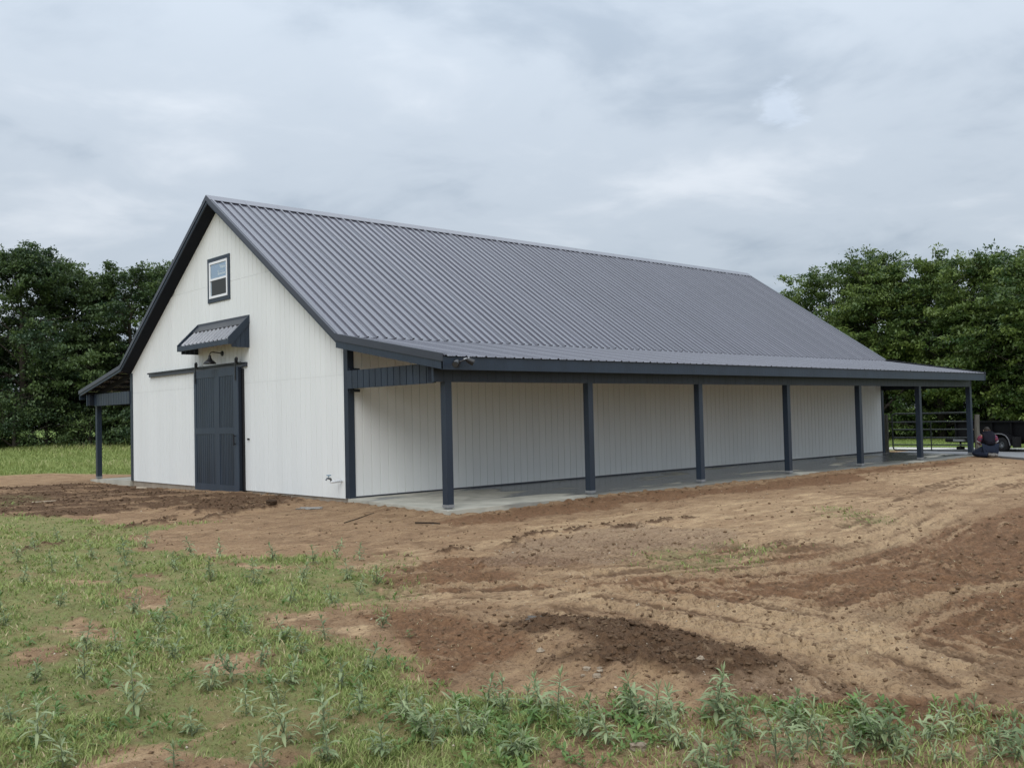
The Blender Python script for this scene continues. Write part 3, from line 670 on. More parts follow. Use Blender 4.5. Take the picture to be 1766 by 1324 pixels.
# -- roof
NP = 25
PW = (L+2*OV)/NP
def profile(hs=1.0):
    p = [(0.0, 0.0)]
    rs = PW/4
    for k in range(4):
        c = 0.050+k*rs; hh = (0.042 if k == 0 else 0.031)*hs; b_ = 0.030 if k == 0 else 0.024
        p += [(c-b_, 0.0 if k else 0.004), (c-0.016, hh), (c+0.016, hh), (c+b_, 0.0)]
        for q in (0.085, 0.135):
            p += [(c+q-0.014, 0.0), (c+q-0.006, 0.004), (c+q+0.006, 0.004), (c+q+0.014, 0.0)]
    p = [(a, b_) for a, b_ in p if a < PW-0.002] + [(PW, 0.0)]
    return p
def panel_mesh(y0, z0, y1, z1, hs=1.0):
    PROF = profile(hs)
    d = Vector((0, y1-y0, z1-z0)); nrm = Vector((0, -(z1-z0), (y1-y0))).normalized()
    if nrm.z < 0: nrm = -nrm
    mb = MB(); n = len(PROF)
    vs = []
    for t in (0, 1):
        for a, h in PROF:
            q = d*t + nrm*h; vs.append((a, q.y, q.z))
    up_ = y1 > y0
    mb.add(vs, [((i, i+1, n+i+1, n+i) if up_ else (i, n+i, n+i+1, i+1)) for i in range(n-1)])
    return mesh_of(mb, 'roof_panel', M_ROOF)
def roof_side(mirror):
    Y = (lambda y: W-y) if mirror else (lambda y: y)
    r = bpy.data.objects.new('roof', None); COL.objects.link(r); r.parent = barn
    ya, yb = YB-0.045, YC-0.012
    za, zb_ = ZB+SM*(-0.045)+0.004, ZR-0.012*SM
    pm = panel_mesh(Y(ya), za, Y(yb), zb_)
    ye, yf = YE-0.02, 0.12
    pl = panel_mesh(Y(ye), ZE-0.02*SL, Y(yf), ZB+SL*(yf-YB)-0.028) if False else panel_mesh(Y(ye), ZE-0.02*SL-0.012, Y(yf), ZE+SL*(yf-YE)-0.030, 0.5)
    for k in range(NP):
        put('roof_panel', pm, r, (-OV+k*PW, Y(ya), za))
        put('roof_panel', pl, r, (-OV+k*PW, Y(ye), ZE-0.02*SL-0.012))
    def band(o1, o2, x0, x1, part='main'):
        a, b_ = ((YB, ZB), (YC, ZR)) if part == 'main' else ((YE, ZE), (YB, ZB))
        return MB().prism_x([(Y(a[0]), a[1]-o1), (Y(b_[0]), b_[1]-o1), (Y(b_[0]), b_[1]-o2), (Y(a[0]), a[1]-o2)], x0, x1)
    for x0, x1, sgn in ((-OV, 0.0, -1), (L, L+OV, 1)):
        xo = x0 if sgn < 0 else x1                     # the outer end
        s0, s1 = sorted((xo-sgn*0.03, 0.0 if sgn < 0 else L))
        xi = 0.0 if sgn < 0 else L; x_o = xo-sgn*0.03
        def ring(x_, lo): return [(x_, Y(YB), ZB-0.05), (x_, Y(YC), ZR-0.05), (x_, Y(YC), ZR-lo), (x_, Y(YB), ZB-lo)]
        obj('soffit', MB().add(ring(x_o, 0.135)+ring(xi, 0.228), [(0,1,2,3),(7,6,5,4),(0,4,5,1),(1,5,6,2),(2,6,7,3),(3,7,4,0)]), M_SOFFIT, r)
        obj('rake_board', band(0.05, 0.148, *sorted((xo-sgn*0.03, xo))), M_NAVY, r)
        obj('rake_board', band(0.05, 0.145, *sorted((xo-sgn*0.03, xo)), part='lean') if mirror else band(0.085, 0.245, *sorted((xo-sgn*0.03, xo)), part='lean'), M_NAVY, r)
        mb = band(-0.036, 0.095 if not mirror else 0.075, *sorted((xo+sgn*0.002, xo+sgn*0.018)))
        m2 = band(-0.036, -0.030, *sorted((xo-sgn*0.10, xo+sgn*0.0019)))
        mb.add(m2.v, m2.f); obj('rake_flashing', mb, M_TRIM, r)
        mb = band(-0.030, 0.075 if mirror else 0.105, *sorted((xo+sgn*0.002, xo+sgn*0.020)), part='lean')
        m2 = band(-0.030, -0.024, *sorted((xo-sgn*0.10, xo+sgn*0.0019)), part='lean')
        mb.add(m2.v, m2.f); obj('rake_flashing', mb, M_TRIM, r)
    # eave board
    a, b_ = sorted((Y(YE+0.012), Y(YE+0.05)))
    obj('eave_board', MB().box(-OV, L+OV, a, b_, 2.355, 2.578), M_NAVY, r)
    # rafters and purlins under the side roof
    for i in range(13):
        x_ = 0.09+i*ST/2 if i < 12 else L-0.10
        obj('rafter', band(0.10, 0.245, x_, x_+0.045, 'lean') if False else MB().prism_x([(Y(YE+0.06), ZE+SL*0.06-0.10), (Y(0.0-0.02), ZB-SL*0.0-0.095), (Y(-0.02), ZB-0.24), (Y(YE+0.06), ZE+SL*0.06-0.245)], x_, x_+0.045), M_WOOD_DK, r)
    for k in range(6):
        yc = YE+0.12+k*0.60
        z_ = ZE+SL*(yc-YE)
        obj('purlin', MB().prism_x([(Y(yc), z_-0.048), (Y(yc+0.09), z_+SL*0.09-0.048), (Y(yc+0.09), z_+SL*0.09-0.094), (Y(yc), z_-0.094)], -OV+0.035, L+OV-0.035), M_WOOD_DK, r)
    return r, Y
for mir in (False, True):
    r, Y = roof_side(mir)
    # posts on steel standoffs
    post_me = mesh_of(MB().box(0, 0.14, 0, 0.14, -0.035, ZP), 'post', M_NAVY)
    bb = MB().box(-0.006, 0.146, -0.006, 0.146, -0.030, 0.022); bb.box(0.02, 0.12, 0.02, 0.12, -0.075, -0.030)
    base_me = mesh_of(bb, 'post_base', M_GALV)
    for i in range(7):
        yy = -DP if not mir else W+DP-0.14
        p = put('post', post_me, barn, (X0+i*ST, yy, 0))
        put('post_base', base_me, p, (0, 0, 0))
    # eave beam and its upright cladding
    a, b_ = sorted((Y(-DP+0.024), Y(-DP+0.19)))
    beam = obj('eave_beam', MB().box(-0.18, L+0.18, a, b_, ZP+0.005, 2.50), M_NAVYBACK, barn)
    a, b_ = sorted((Y(-DP-0.006), Y(-DP+0.05)))
    obj('beam_end_trim', MB().box(-0.205, -0.18, a, b_, ZP-0.006, 2.50), M_NAVY, beam)
    cb = mesh_of(bevel_board(GW-0.002, ZP, 2.49, 0.02, 0.0015), 'cladding_board', M_NAVY)
    for k in range(int((L+0.36)/GW)):
        if mir: put('cladding_board', cb, beam, (-0.178+k*GW, W+DP-0.024, 0), rot=(0,0,-math.pi/2))
        else: put('cladding_board', cb, beam, (-0.178+k*GW+GW, -DP+0.024, 0), rot=(0,0,math.pi/2))
    # end girts, clad in upright boards
    for xg, sg in ((-0.03, -1), (L-0.02, 1)):
        a, b_ = sorted((Y(-0.02 if sg < 0 else -0.02), Y(-DP+0.20)))
        g = obj('end_girt', MB().box(xg, xg+0.04, a, b_, 2.155, 2.50), M_NAVYBACK, barn)
        n_ = 14; bw = (b_-a)/n_
        gb = mesh_of(bevel_board(bw-0.012, 2.15, 2.505, 0.02), 'cladding_board', M_NAVY)
        for k in range(n_):
            if sg < 0: put('cladding_board', gb, g, (xg, a+k*bw+0.006, 0))
            else: put('cladding_board', gb, g, (xg+0.04, a+k*bw+bw-0.006, 0), rot=(0,0,math.pi))
    a, b_ = sorted((Y(-0.024), Y(-0.06)))
    obj('ledger', MB().box(0.0, 0.24, a, b_, 2.51, 2.56), M_NAVY, barn)
    obj('ledger', MB().box(0.0, 0.24, a, b_, 2.09, 2.145), M_NAVY, barn)
# ridge cap: a folded strip with a turned-down hem
mb = MB()
for s in (-1, 1):
    a, b_ = YC, YC+s*0.22
    za, zb_ = ZR+0.050, ZR+0.046-0.22*SM
    mb.prism_x([(a,za),(b_,zb_),(b_,zb_-0.012),(a,za-0.010)] if s > 0 else [(a,za),(a,za-0.010),(b_,zb_-0.012),(b_,zb_)], -OV-0.02, L+OV+0.02)
obj('ridge_cap', mb, M_ROOF, barn)

# -- upper window
wy0, wy1, wz0, wz1 = 4.97, 6.13, 4.46, 5.54
mb = MB(); c = 0.10
mb.box(-0.026, 0.0, wy0, wy1, wz1-c, wz1).box(-0.026, 0.0, wy0, wy1, wz0, wz0+c)
mb.box(-0.025, 0.0, wy0, wy0+c, wz0+c, wz1-c).box(-0.025, 0.0, wy1-c, wy1, wz0+c, wz1-c)
win = obj('window', mb, M_NAVY, barn)
iy0, iy1, iz0, iz1 = wy0+c, wy1-c, wz0+c, wz1-c
zm = (iz0+iz1)/2; f_ = 0.055
mb = MB().box(-0.034, 0.0, iy0, iy1, iz1-f_, iz1).box(-0.038, 0.0, iy0, iy1, iz0, iz0+f_).box(-0.034, 0.0, iy0, iy0+f_, iz0+f_, iz1-f_).box(-0.034, 0.0, iy1-f_, iy1, iz0+f_, iz1-f_)
obj('frame', mb, M_VINYL, win)
obj('sash_rail', MB().box(-0.031, 0.0, iy0+f_, iy1-f_, zm-0.012, zm+0.035), M_VINYL, win)
obj('pane', MB().box(-0.012, -0.002, iy0+f_, iy1-f_, zm+0.035, iz1-f_), M_GLASS, win)
obj('pane', MB().box(-0.006, -0.002, iy0+f_, iy1-f_, iz0+f_, zm-0.012), M_GLASS, win)
obj('insect_screen', MB().box(-0.022, -0.018, iy0+f_+0.002, iy1-f_-0.06, iz0+f_+0.002, zm-0.014), M_SCREEN, win)
mb = MB()
sy, sz = iy0+f_, zm+0.035
mb.prism_x([(sy+0.06, sz+0.06),(sy+0.46, sz+0.06),(sy+0.46, sz+0.18),(sy+0.42, sz+0.18),(sy+0.42, sz+0.11),(sy+0.06, sz+0.11)], -0.0145, -0.0125)
mb.prism_x([(sy+0.08, sz+0.21),(sy+0.30, sz+0.21),(sy+0.46, sz+0.36),(sy+0.34, sz+0.29),(sy+0.20, sz+0.27),(sy+0.08, sz+0.27)], -0.0145, -0.0125)
mb.box(-0.0145, -0.0125, sy+0.14, sy+0.36, sz+0.135, sz+0.155)
obj('sticker', mb, M_STICK, win)

# -- awning over the door
ay0, ay1 = 4.06, 6.76
aw = bpy.data.objects.new('awning', None); COL.objects.link(aw); aw.parent = barn
A0, A1 = (0.0, 3.90), (-0.50, 3.43)     # x, z of slope top and bottom
def xz(poly, y0, y1):                    # prism along y
    mb = MB(); n = len(poly)
    mb.add([(x, y0, z) for x, z in poly]+[(x, y1, z) for x, z in poly],
           [tuple(range(n-1,-1,-1)), tuple(range(n,2*n))]+[(i,(i+1)%n,(i+1)%n+n,i+n) for i in range(n)])
    return mb
dx, dz = A1[0]-A0[0], A1[1]-A0[1]; ln = math.hypot(dx, dz); nx, nz = dz/ln, -dx/ln
nx, nz = (-abs(nx), abs(nz))
prof = []
npn = 12; pw = (ay1-ay0-0.10)/npn
mb = MB()
for k in range(npn):
    y_ = ay0+0.05+k*pw
    pr = [(0,0),(0.03,0),(0.055,0.038),(0.080,0.038),(0.105,0),(pw,0)]
    vs = [(A0[0]+dx*t+nx*h, y_+a, A0[1]+dz*t+nz*h) for t in (0,1) for a, h in pr]; n_ = len(pr)
    mb.add(vs, [(i, n_+i, n_+i+1, i+1) for i in range(n_-1)])
obj('roof_panel', mb, M_ROOF, aw)
t = 0.30
obj('apron_flashing', xz([(0.0,4.0),(-0.012,4.0),(-0.012,A0[1]+0.045),(dx*t+nx*0.04,A0[1]+dz*t+nz*0.04),(dx*t+nx*0.03,A0[1]+dz*t+nz*0.03),(0.0,A0[1]+0.03)], ay0+0.01, ay1-0.01), M_TRIM, aw)
obj('fascia', MB().box(A1[0]-0.03, A1[0]+0.0, ay0, ay1, A1[1]-0.115, A1[1]-0.002), M_NAVY, aw)
for y0, y1 in ((ay0-0.022, ay0+0.012), (ay1-0.012, ay1+0.022)):
    obj('rake_board', xz([(0.0, A0[1]+0.10),(A1[0]-0.032, A1[1]+0.035),(A1[0]-0.032, A1[1]-0.118),(A1[0]+0.06, A1[1]-0.118),(0.0, A0[1]-0.10)], y0, y1), M_NAVY, aw)
nside = 4
for y0, y1 in ((ay0+0.002, ay0+0.02), (ay1-0.02, ay1-0.002)):
    for k in range(nside):
        xa = -0.002-0.44*k/nside; xb = -0.44*(k+1)/nside+0.005
        za = A0[1]+dz*(xa/dx)-0.05; zb_ = A0[1]+dz*(xb/dx)-0.05
        obj('side_board', xz([(xa, 3.25),(xa, za),(xb, zb_),(xb, 3.25)], y0, y1), M_NAVY, aw)

# -- sliding door on its track
dy0, dy1, dzb, dzt = 4.37, 6.69, -0.065, 2.83
XF = -0.155
door = obj('sliding_door', MB().box(XF+0.025, -0.055, dy0+0.01, dy1-0.01, dzb+0.01, dzt-0.01), M_NAVYBACK, barn)
sw = 0.20
ym = 5.42
obj('stile', MB().box(XF, XF+0.024, dy0, dy0+sw, dzb, dzt), M_DOOR, door)
obj('stile', MB().box(XF, XF+0.024, dy1-0.12, dy1, dzb, dzt), M_DOOR, door)
obj('stile', MB().box(XF+0.001, XF+0.024, ym-0.11, ym+0.11, dzb+0.01, dzt-0.01), M_DOOR, door)
zmid = 1.36
for za, zb_ in ((dzb, dzb+0.16), (zmid-0.075, zmid+0.075), (dzt-0.19, dzt)):
    for ya, yb in ((dy0+sw+0.001, ym-0.111), (ym+0.111, dy1-0.121)):
        obj('rail', MB().box(XF, XF+0.024, ya, yb, za, zb_), M_DOOR, door)
for ya, yb in ((dy0+sw, ym-0.11), (ym+0.11, dy1-0.12)):
    n_ = 9; bw = (yb-ya)/n_
    for za, zb_ in ((dzb+0.161, zmid-0.076), (zmid+0.076, dzt-0.191)):
        me = mesh_of(bevel_board(bw-0.010, za, zb_, 0.014), 'panel_board', M_NAVY)
        for k in range(n_): put('panel_board', me, door, (XF+0.0249, ya+k*bw+0.005, 0))
mb = MB().tube([(XF-0.045,4.50,1.02),(XF-0.045,4.50,1.28)], 0.014).tube([(XF,4.50,1.06),(XF-0.045,4.50,1.06)], 0.011).tube([(XF,4.50,1.24),(XF-0.045,4.50,1.24)], 0.011)
obj('handle', mb, M_BLACK, door)
for y_ in (dy0+0.09, dy1-0.10):
    mb = MB().box(XF-0.014, XF-0.002, y_-0.025, y_+0.025, 2.52, 3.02)
    mb.lathe([(0.0,-0.026),(0.062,-0.026),(0.070,-0.02),(0.070,0.0),(0.0,0.0)], (XF+0.03, y_, 2.985), 'x', 18)
    mb.tube([(XF-0.02,y_,2.60),(XF-0.002,y_,2.60)], 0.012).tube([(XF-0.02,y_,2.72),(XF-0.002,y_,2.72)], 0.012)
    obj('hanger', mb, M_BLACK, door)
obj('door_stop', MB().box(-0.05, 0.0, dy0-0.035, dy0+0.03, dzb+0.03, dzt-0.05), M_BLACK, barn)
mb = MB().box(-0.05, 0.0, 4.17, 9.73, 2.825, 2.925)
rail = obj('door_track', mb, M_TRIM, barn)
obj('rail_bar', MB().box(XF+0.028, XF+0.04, 4.25, 9.65, 2.895, 2.935), M_BLACK, rail)
for k in range(9):
    y_ = 4.4+k*0.64
    obj('bolt', MB().tube([(-0.05,y_,2.91),(XF+0.028,y_,2.91)], 0.012), M_BLACK, rail)
obj('bolt', MB().tube([(0.0,4.14,1.16),(-0.045,4.14,1.16)], 0.022, 10), M_BLACK, barn)

# ---------------------------------------------------------------- things fixed to the barn
lamp = thing('wall_lamp', 'dark gooseneck barn lamp with bell shade on the white wall under the awning', 'wall lamp', (0, 5.42, 3.0))
obj('wall_plate', MB().lathe([(0.0,-0.03),(0.055,-0.03),(0.062,-0.015),(0.062,0.0)], (0,0,0.20), 'x', 16), M_BLACK, lamp)
pts = [(-0.02,0,0.20),(-0.12,0,0.215),(-0.24,0,0.225),(-0.30,0,0.215),(-0.325,0,0.17),(-0.325,0,0.12)]
obj('arm', MB().tube(pts, 0.012, 8), M_BLACK, lamp, smooth=True)
sh = obj('shade', MB().lathe([(0.02,0.15),(0.03,0.14),(0.035,0.09),(0.06,0.04),(0.115,0.0),(0.145,-0.035),(0.15,-0.055),(0.143,-0.053),(0.11,-0.01),(0.05,0.03)], (-0.325,0,0), 'z', 24), M_BLACK, lamp, smooth=True)
obj('bulb', MB().lathe([(0.0,-0.055),(0.022,-0.048),(0.03,-0.03),(0.022,-0.005),(0.015,0.02)], (-0.325,0,0.0), 'z', 12), M_BULB, sh, smooth=True)

fl = thing('security_light', 'small black twin-head security light on the corner of the porch eave', 'security light', (0.02, YE+0.012, 2.47))
obj('mounting_box', MB().lathe([(0.0,-0.05),(0.06,-0.05),(0.07,-0.03),(0.07,0.0)], (-0.02,0,0), 'y', 12), M_BLACK, fl)
for s, dyy in ((-1, -0.06), (1, -0.10)):
    c0 = Vector((s*0.02, -0.05, 0.02)); c1 = Vector((s*0.10-0.0, -0.13, 0.04+0.02*s))
    hd = obj('lamp_head', MB().tube([c0, c1], 0.014, 8).tube([c1, c1+Vector((s*0.05,-0.03,-0.03)), c1+Vector((s*0.10,-0.07,-0.06))], [0.035,0.05,0.058], 10), M_BLACK, fl)
    obj('lens', MB().tube([c1+Vector((s*0.10,-0.07,-0.06)), c1+Vector((s*0.106,-0.074,-0.064))], 0.05, 10), M_SCREEN, hd)
obj('sensor', MB().tube([(0.12,-0.04,0.06),(0.20,-0.10,0.075)], [0.02,0.03], 8), M_GALV, fl)

tap = thing('water_tap', 'white pipe stub with a small metal hose tap low on the gable wall', 'water tap', (0, 0.28, 0.34))
obj('pipe', MB().tube([(0.01,0,0.0),(-0.22,0.0,-0.01),(-0.26,0.0,-0.005)], 0.028, 12), M_PVC, tap, smooth=True)
obj('tap_body', MB().tube([(-0.24,0.0,0.0),(-0.27,0.0,0.07)], 0.02, 8).tube([(-0.26,0,0.05),(-0.34,0.0,0.07),(-0.37,0,0.03)], [0.018,0.018,0.014], 8), M_BRASS, tap)
obj('tap_handle', MB().lathe([(0.0,0.0),(0.045,0.0),(0.05,0.008),(0.045,0.016),(0.0,0.016)], (-0.30,0,0.115), 'z', 10).tube([(-0.30,0,0.06),(-0.30,0,0.118)], 0.009, 6), M_TAPBLUE, tap)

# ================================================================ gate and its posts
def round_post(name, label, x, y, h, r, seed):
    rg = random.Random(seed)
    z0 = -0.5
    mb = MB().tube([(0,0,z0),(0.01,0.0,0.3),(-0.01,0.01,0.8),(0.0,0.0,h)], [r*1.05, r, r*0.97, r*0.93], 10)
    o = obj(name, mb, M_OLDWOOD, loc=(x, y, 0), rot=(rg.uniform(-.012,.012), rg.uniform(-.02,.02), rg.uniform(0,3)))
    return tag(o, label, 'post')
round_post('gate_post', 'weathered grey wooden gate post against the far corner of the barn', 22.22, 0.05, 1.31, 0.075, 1)
round_post('gate_post', 'weathered wooden gate post just outside the last porch post, beside the kneeling person', 22.32, -3.00, 1.25, 0.085, 2)
gate = thing('farm_gate', 'tubular metal farm gate of six rails closing the far end of the porch', 'gate', (22.3, 0, 0))
GZ = [0.06, 0.25, 0.49, 0.77, 1.03, 1.32]
g0, g1 = -0.13, -2.84
for k, z in enumerate(GZ):
    if k in (0, 5): continue
    obj('rail', MB().tube([(0,g0-0.025,z),(0,g1+0.025,z)], 0.021, 8), M_GATE, gate)
rc = 0.10
frame = [(0,g0-rc,GZ[5]),(0,g0-0.03,GZ[5]-0.03),(0,g0,GZ[5]-rc),(0,g0,GZ[0]+rc),(0,g0-0.03,GZ[0]+0.03),(0,g0-rc,GZ[0]),(0,g1+rc,GZ[0]),(0,g1+0.03,GZ[0]+0.03),(0,g1,GZ[0]+rc),(0,g1,GZ[5]-rc),(0,g1+0.03,GZ[5]-0.03),(0,g1+rc,GZ[5]),(0,g0-rc,GZ[5])]
obj('frame', MB().tube(frame, 0.025, 8, cap=False), M_GATE, gate, smooth=True)
obj('brace', MB().box(-0.012, 0.012, -1.50, -1.47, GZ[0], GZ[4]), M_GATE, gate)
obj('hinge', MB().tube([(0,g0,0.25),(0.0,g0+0.12,0.25)], 0.014).tube([(0,g0,1.03),(0.0,g0+0.12,1.03)], 0.014), M_BLACK, gate)
obj('latch_chain', MB().tube([(0.0,g1,0.80),(0.02,g1-0.08,0.74),(0.03,g1-0.16,0.78)], 0.012), M_LATH, gate)

# ================================================================ trailer on the drive
tr = thing('utility_trailer', 'black box-sided trailer with grey fenders parked beyond the gate', 'trailer', (25.9, -0.55, -0.085), math.atan2(-2.11, -0.98))
# local +x runs along the trailer away from the jack, local -y... towards the camera is +y or -y
side = 1.0
cam_local = Matrix.Rotation(-tr.rotation_euler.z, 3, 'Z') @ (CAM - Vector(tr.location))
s_ = 1.0 if cam_local.y > 0 else -1.0
bl, bw, bz0, bz1 = 6.2, 1.9, 0.40, 1.02
def ys_(a, b): return sorted((s_*a, s_*b))
y0, y1 = ys_(-0.30, -0.30-bw)
mb = MB().box(0.0, bl, y0, y1, bz0, bz0+0.06)
mb.box(0.0, 0.05, y0, y1, bz0+0.06, bz1).box(bl-0.05, bl, y0, y1, bz0+0.06, bz1)
mb.box(0.05, bl-0.05, y0, y0+0.05, bz0+0.06, bz1).box(0.05, bl-0.05, y1-0.05, y1, bz0+0.06, bz1)
obj('box', mb, M_TRAILER, tr)
yf = s_*-0.30
for i in range(8):
    a, b = ys_(-0.298, -0.24); x_ = 0.02+i*(bl-0.1)/7
    obj('side_stake', MB().box(x_, x_+0.06, a, b, bz0, bz1+0.01), M_TRAILER, tr)
a, b = ys_(-0.30, -0.225); obj('top_rail', MB().box(-0.01, bl, a, b, bz1, bz1+0.06), M_TRAILER, tr)
a, b = ys_(-0.60, -0.9); obj('frame', MB().box(-0.9, bl, a, b, bz0-0.13, bz0-0.002), M_TRAILER, tr)
a, b = ys_(-0.25, -0.70); obj('step_plate', MB().box(-0.10, 0.42, a, b, bz0-0.075, bz0-0.003), M_GALV, tr)
obj('jack', MB().tube([(0.05,s_*-0.45,0.14),(0.05,s_*-0.45,bz0)], 0.035, 8).box(-0.06, 0.16, *ys_(-0.36,-0.54), 0.0, 0.13), M_TRAILER, tr)
R_ = 0.255
for xw in (1.78, 2.46):
    wh = obj('wheel', MB().lathe([(0.12,-0.09),(R_*0.86,-0.10),(R_,-0.07),(R_,0.07),(R_*0.86,0.10),(R_*0.62,0.09)], (xw, s_*-0.10, R_), 'y', 28), M_TYRE, tr, smooth=True)
    obj('rim', MB().lathe([(0.0,s_*0.035),(0.05,s_*0.04),(0.055,s_*0.06),(0.10,s_*0.065),(R_*0.50,s_*0.05),(R_*0.63,s_*0.092)], (xw, s_*-0.10, R_), 'y', 20), M_RIM, wh, smooth=True)
    mb = MB()
    for k in range(6):
        t = k*math.pi/3; mb.tube([(xw+0.075*math.cos(t), s_*-0.05, R_+0.075*math.sin(t)),(xw+0.075*math.cos(t), s_*-0.02, R_+0.075*math.sin(t))], 0.012, 6)
    obj('wheel_nuts', mb, M_BLACK, wh)
# fender over both wheels: a bent sheet with a bright edge
fp = [(1.30,0.22),(1.36,0.42),(1.50,0.575),(1.70,0.615),(2.50,0.615),(2.68,0.56),(2.80,0.42),(2.86,0.22)]
def strip(pts, ya, yb, th):
    mb = MB()
    for (xa, za), (xb, zb_) in zip(pts[:-1], pts[1:]):
        d = Vector((xb-xa, 0, zb_-za)).normalized(); n_ = Vector((-d.z, 0, d.x))*th
        y_0, y_1 = sorted((ya, yb))
        mb.add([(xa,y_0,za),(xb,y_0,zb_),(xb,y_1,zb_),(xa,y_1,za),(xa+n_.x,y_0,za+n_.z),(xb+n_.x,y_0,zb_+n_.z),(xb+n_.x,y_1,zb_+n_.z),(xa+n_.x,y_1,za+n_.z)],
               [(0,3,2,1),(4,5,6,7),(0,1,5,4),(1,2,6,5),(2,3,7,6),(3,0,4,7)])
    return mb
fe = obj('fender', strip(fp, s_*-0.295, s_*0.015, 0.012), M_TRAILER, tr)
obj('fender_lip', strip(fp, s_*0.016, s_*0.03, 0.030), M_FENDER, fe)
a, b = ys_(-0.05, -0.29); obj('mudguard', MB().box(2.90, 3.05, a, b, 0.16, 0.52), M_TYRE, tr)
a, b = ys_(-0.02, -0.28); obj('tail_light', MB().box(3.6, 3.7, a, b, bz0+0.30, bz0+0.38), mat('red_lens', (0.20,0.02,0.015), 0.3, 0.5), tr)

# ================================================================ person
def skinned(name, J, E, root, material, parent=None, sub=2):
    names = list(J); idx = {k: i for i, k in enumerate(names)}
    me = bpy.data.meshes.new(name); me.from_pydata([J[k][:3] for k in names], [(idx[a], idx[b]) for a, b in E], []); me.update()
    o = bpy.data.objects.new(name, me); COL.objects.link(o)
    md = o.modifiers.new('skin', 'SKIN'); md.use_smooth_shade = True
    for k in names:
        v = me.skin_vertices[0].data[idx[k]]; r = J[k][3]; v.radius = r if isinstance(r, tuple) else (r, r); v.use_root = (k == root)
    o.modifiers.new('smooth', 'SUBSURF').levels = sub
    dg = bpy.context.evaluated_depsgraph_get()
    new = bpy.data.meshes.new_from_object(o.evaluated_get(dg))
    bpy.data.objects.remove(o); new.name = name
    new.materials.clear(); new.materials.append(material)
    for p in new.polygons: p.use_smooth = True
    return put(name, new, parent)
M_SKIN = mat('skin', (0.36,0.22,0.16), 0.6, 0.3)
M_HAIR = mat('dark_hair', (0.022,0.016,0.012), 0.6, 0.3)
M_SHIRT = mat('black_shirt_cloth', (0.012,0.012,0.018), 0.9, 0.1, var=0.15, vscale=20)
M_JEAN = mat('dark_blue_trousers', (0.018,0.024,0.040), 0.9, 0.1, var=0.2, vscale=18)
M_BOOT = mat('boot_leather', (0.03,0.026,0.022), 0.7, 0.2)
M_SOLE = mat('grey_boot_sole', (0.17,0.16,0.15), 0.9, 0.1, var=0.3, vscale=30)
def plaid():
    m = mat('red_plaid_cloth', (0.24,0.045,0.06), 0.9, 0.1); n = m.node_tree.nodes; l = m.node_tree.links
    g = n.new('ShaderNodeTexCoord'); w = n.new('ShaderNodeTexChecker'); w.inputs['Scale'].default_value = 22
    w.inputs['Color1'].default_value = (0.26,0.05,0.07,1); w.inputs['Color2'].default_value = (0.07,0.05,0.09,1)
    l.new(g.outputs['Object'], w.inputs['Vector']); l.new(w.outputs['Color'], n['Principled BSDF'].inputs['Base Color']); return m
M_PLAID = plaid()
M_CUFF = mat('pale_sleeve_cuff', (0.42,0.42,0.44), 0.9, 0.1)
PX, PY, PZ = 21.26, -3.80, -0.085
per = thing('person', 'person in a black shirt with red plaid sleeves kneeling beside the last porch post', 'person', (PX, PY, PZ), math.atan2(0.60, 0.80)-math.pi/2)
J = {'pelvis':(0,0,.30,.10),'waist':(0,.04,.44,.09),'chest':(0,.10,.58,.11),'upper':(0,.15,.68,.09),'neck':(0,.19,.755,.055),'skull':(0,.23,.83,.086),'crown':(0,.245,.88,.075),
 'jaw':(0,.285,.79,.055)}
E = [('pelvis','waist'),('waist','chest'),('chest','upper'),('upper','neck'),('neck','skull'),('skull','crown'),('skull','jaw')]
KN = {-1: dict(hip=(-.10,.02,.26), knee=(-.46,.16,.10), shin=(-.22,-.02,.085), ankle=(-.06,-.14,.08), toe=(.04,-.18,.06)),
       1: dict(hip=(.08,.05,.26), knee=(-.34,.34,.10), shin=(-.10,.18,.085), ankle=(.09,-.01,.08), toe=(.18,-.05,.06))}
for s, n_ in ((-1,'l'),(1,'r')):
    K = KN[s]
    J.update({n_+'hip':(*K['hip'],.075), n_+'knee':(*K['knee'],.055), n_+'shin':(*K['shin'],.050), n_+'ankle':(*K['ankle'],.040), n_+'toe':(*K['toe'],.040),
      n_+'sh':(s*.17,.14,.67,.062), n_+'el':(s*.27,.24,.45,.046), n_+'wr':(s*.15,.46,.38,.032), n_+'palm':(s*.12,.53,.37,(.036,.020))})
    E += [('pelvis',n_+'hip'),(n_+'hip',n_+'knee'),(n_+'knee',n_+'shin'),(n_+'shin',n_+'ankle'),(n_+'ankle',n_+'toe'),('upper',n_+'sh'),(n_+'sh',n_+'el'),(n_+'el',n_+'wr'),(n_+'wr',n_+'palm')]
    for i, (o_, ll) in enumerate(((-.027,.055),(-.009,.065),(.009,.060),(.027,.048))):
        J[n_+'f%da'%i] = (s*.12+o_, .565, .37, .010); J[n_+'f%db'%i] = (s*.11+o_, .565+ll*.6, .362, .009); J[n_+'f%dc'%i] = (s*.105+o_, .565+ll*.8, .34, .008)
        E += [(n_+'palm',n_+'f%da'%i),(n_+'f%da'%i,n_+'f%db'%i),(n_+'f%db'%i,n_+'f%dc'%i)]
    J[n_+'ta'] = (s*.08,.52,.385,.011); J[n_+'tb'] = (s*.065,.555,.39,.009); E += [(n_+'palm',n_+'ta'),(n_+'ta',n_+'tb')]
body = skinned('body', J, E, 'pelvis', M_SKIN, per)
TJ = {'pelvis':(0,-.01,.33,.195),'waist':(0,.04,.45,.17),'chest':(0,.10,.58,.19),'upper':(0,.15,.67,.155),'collar':(0,.185,.73,.085),'ls':(-.18,.14,.665,.125),'rs':(.18,.14,.665,.125)}
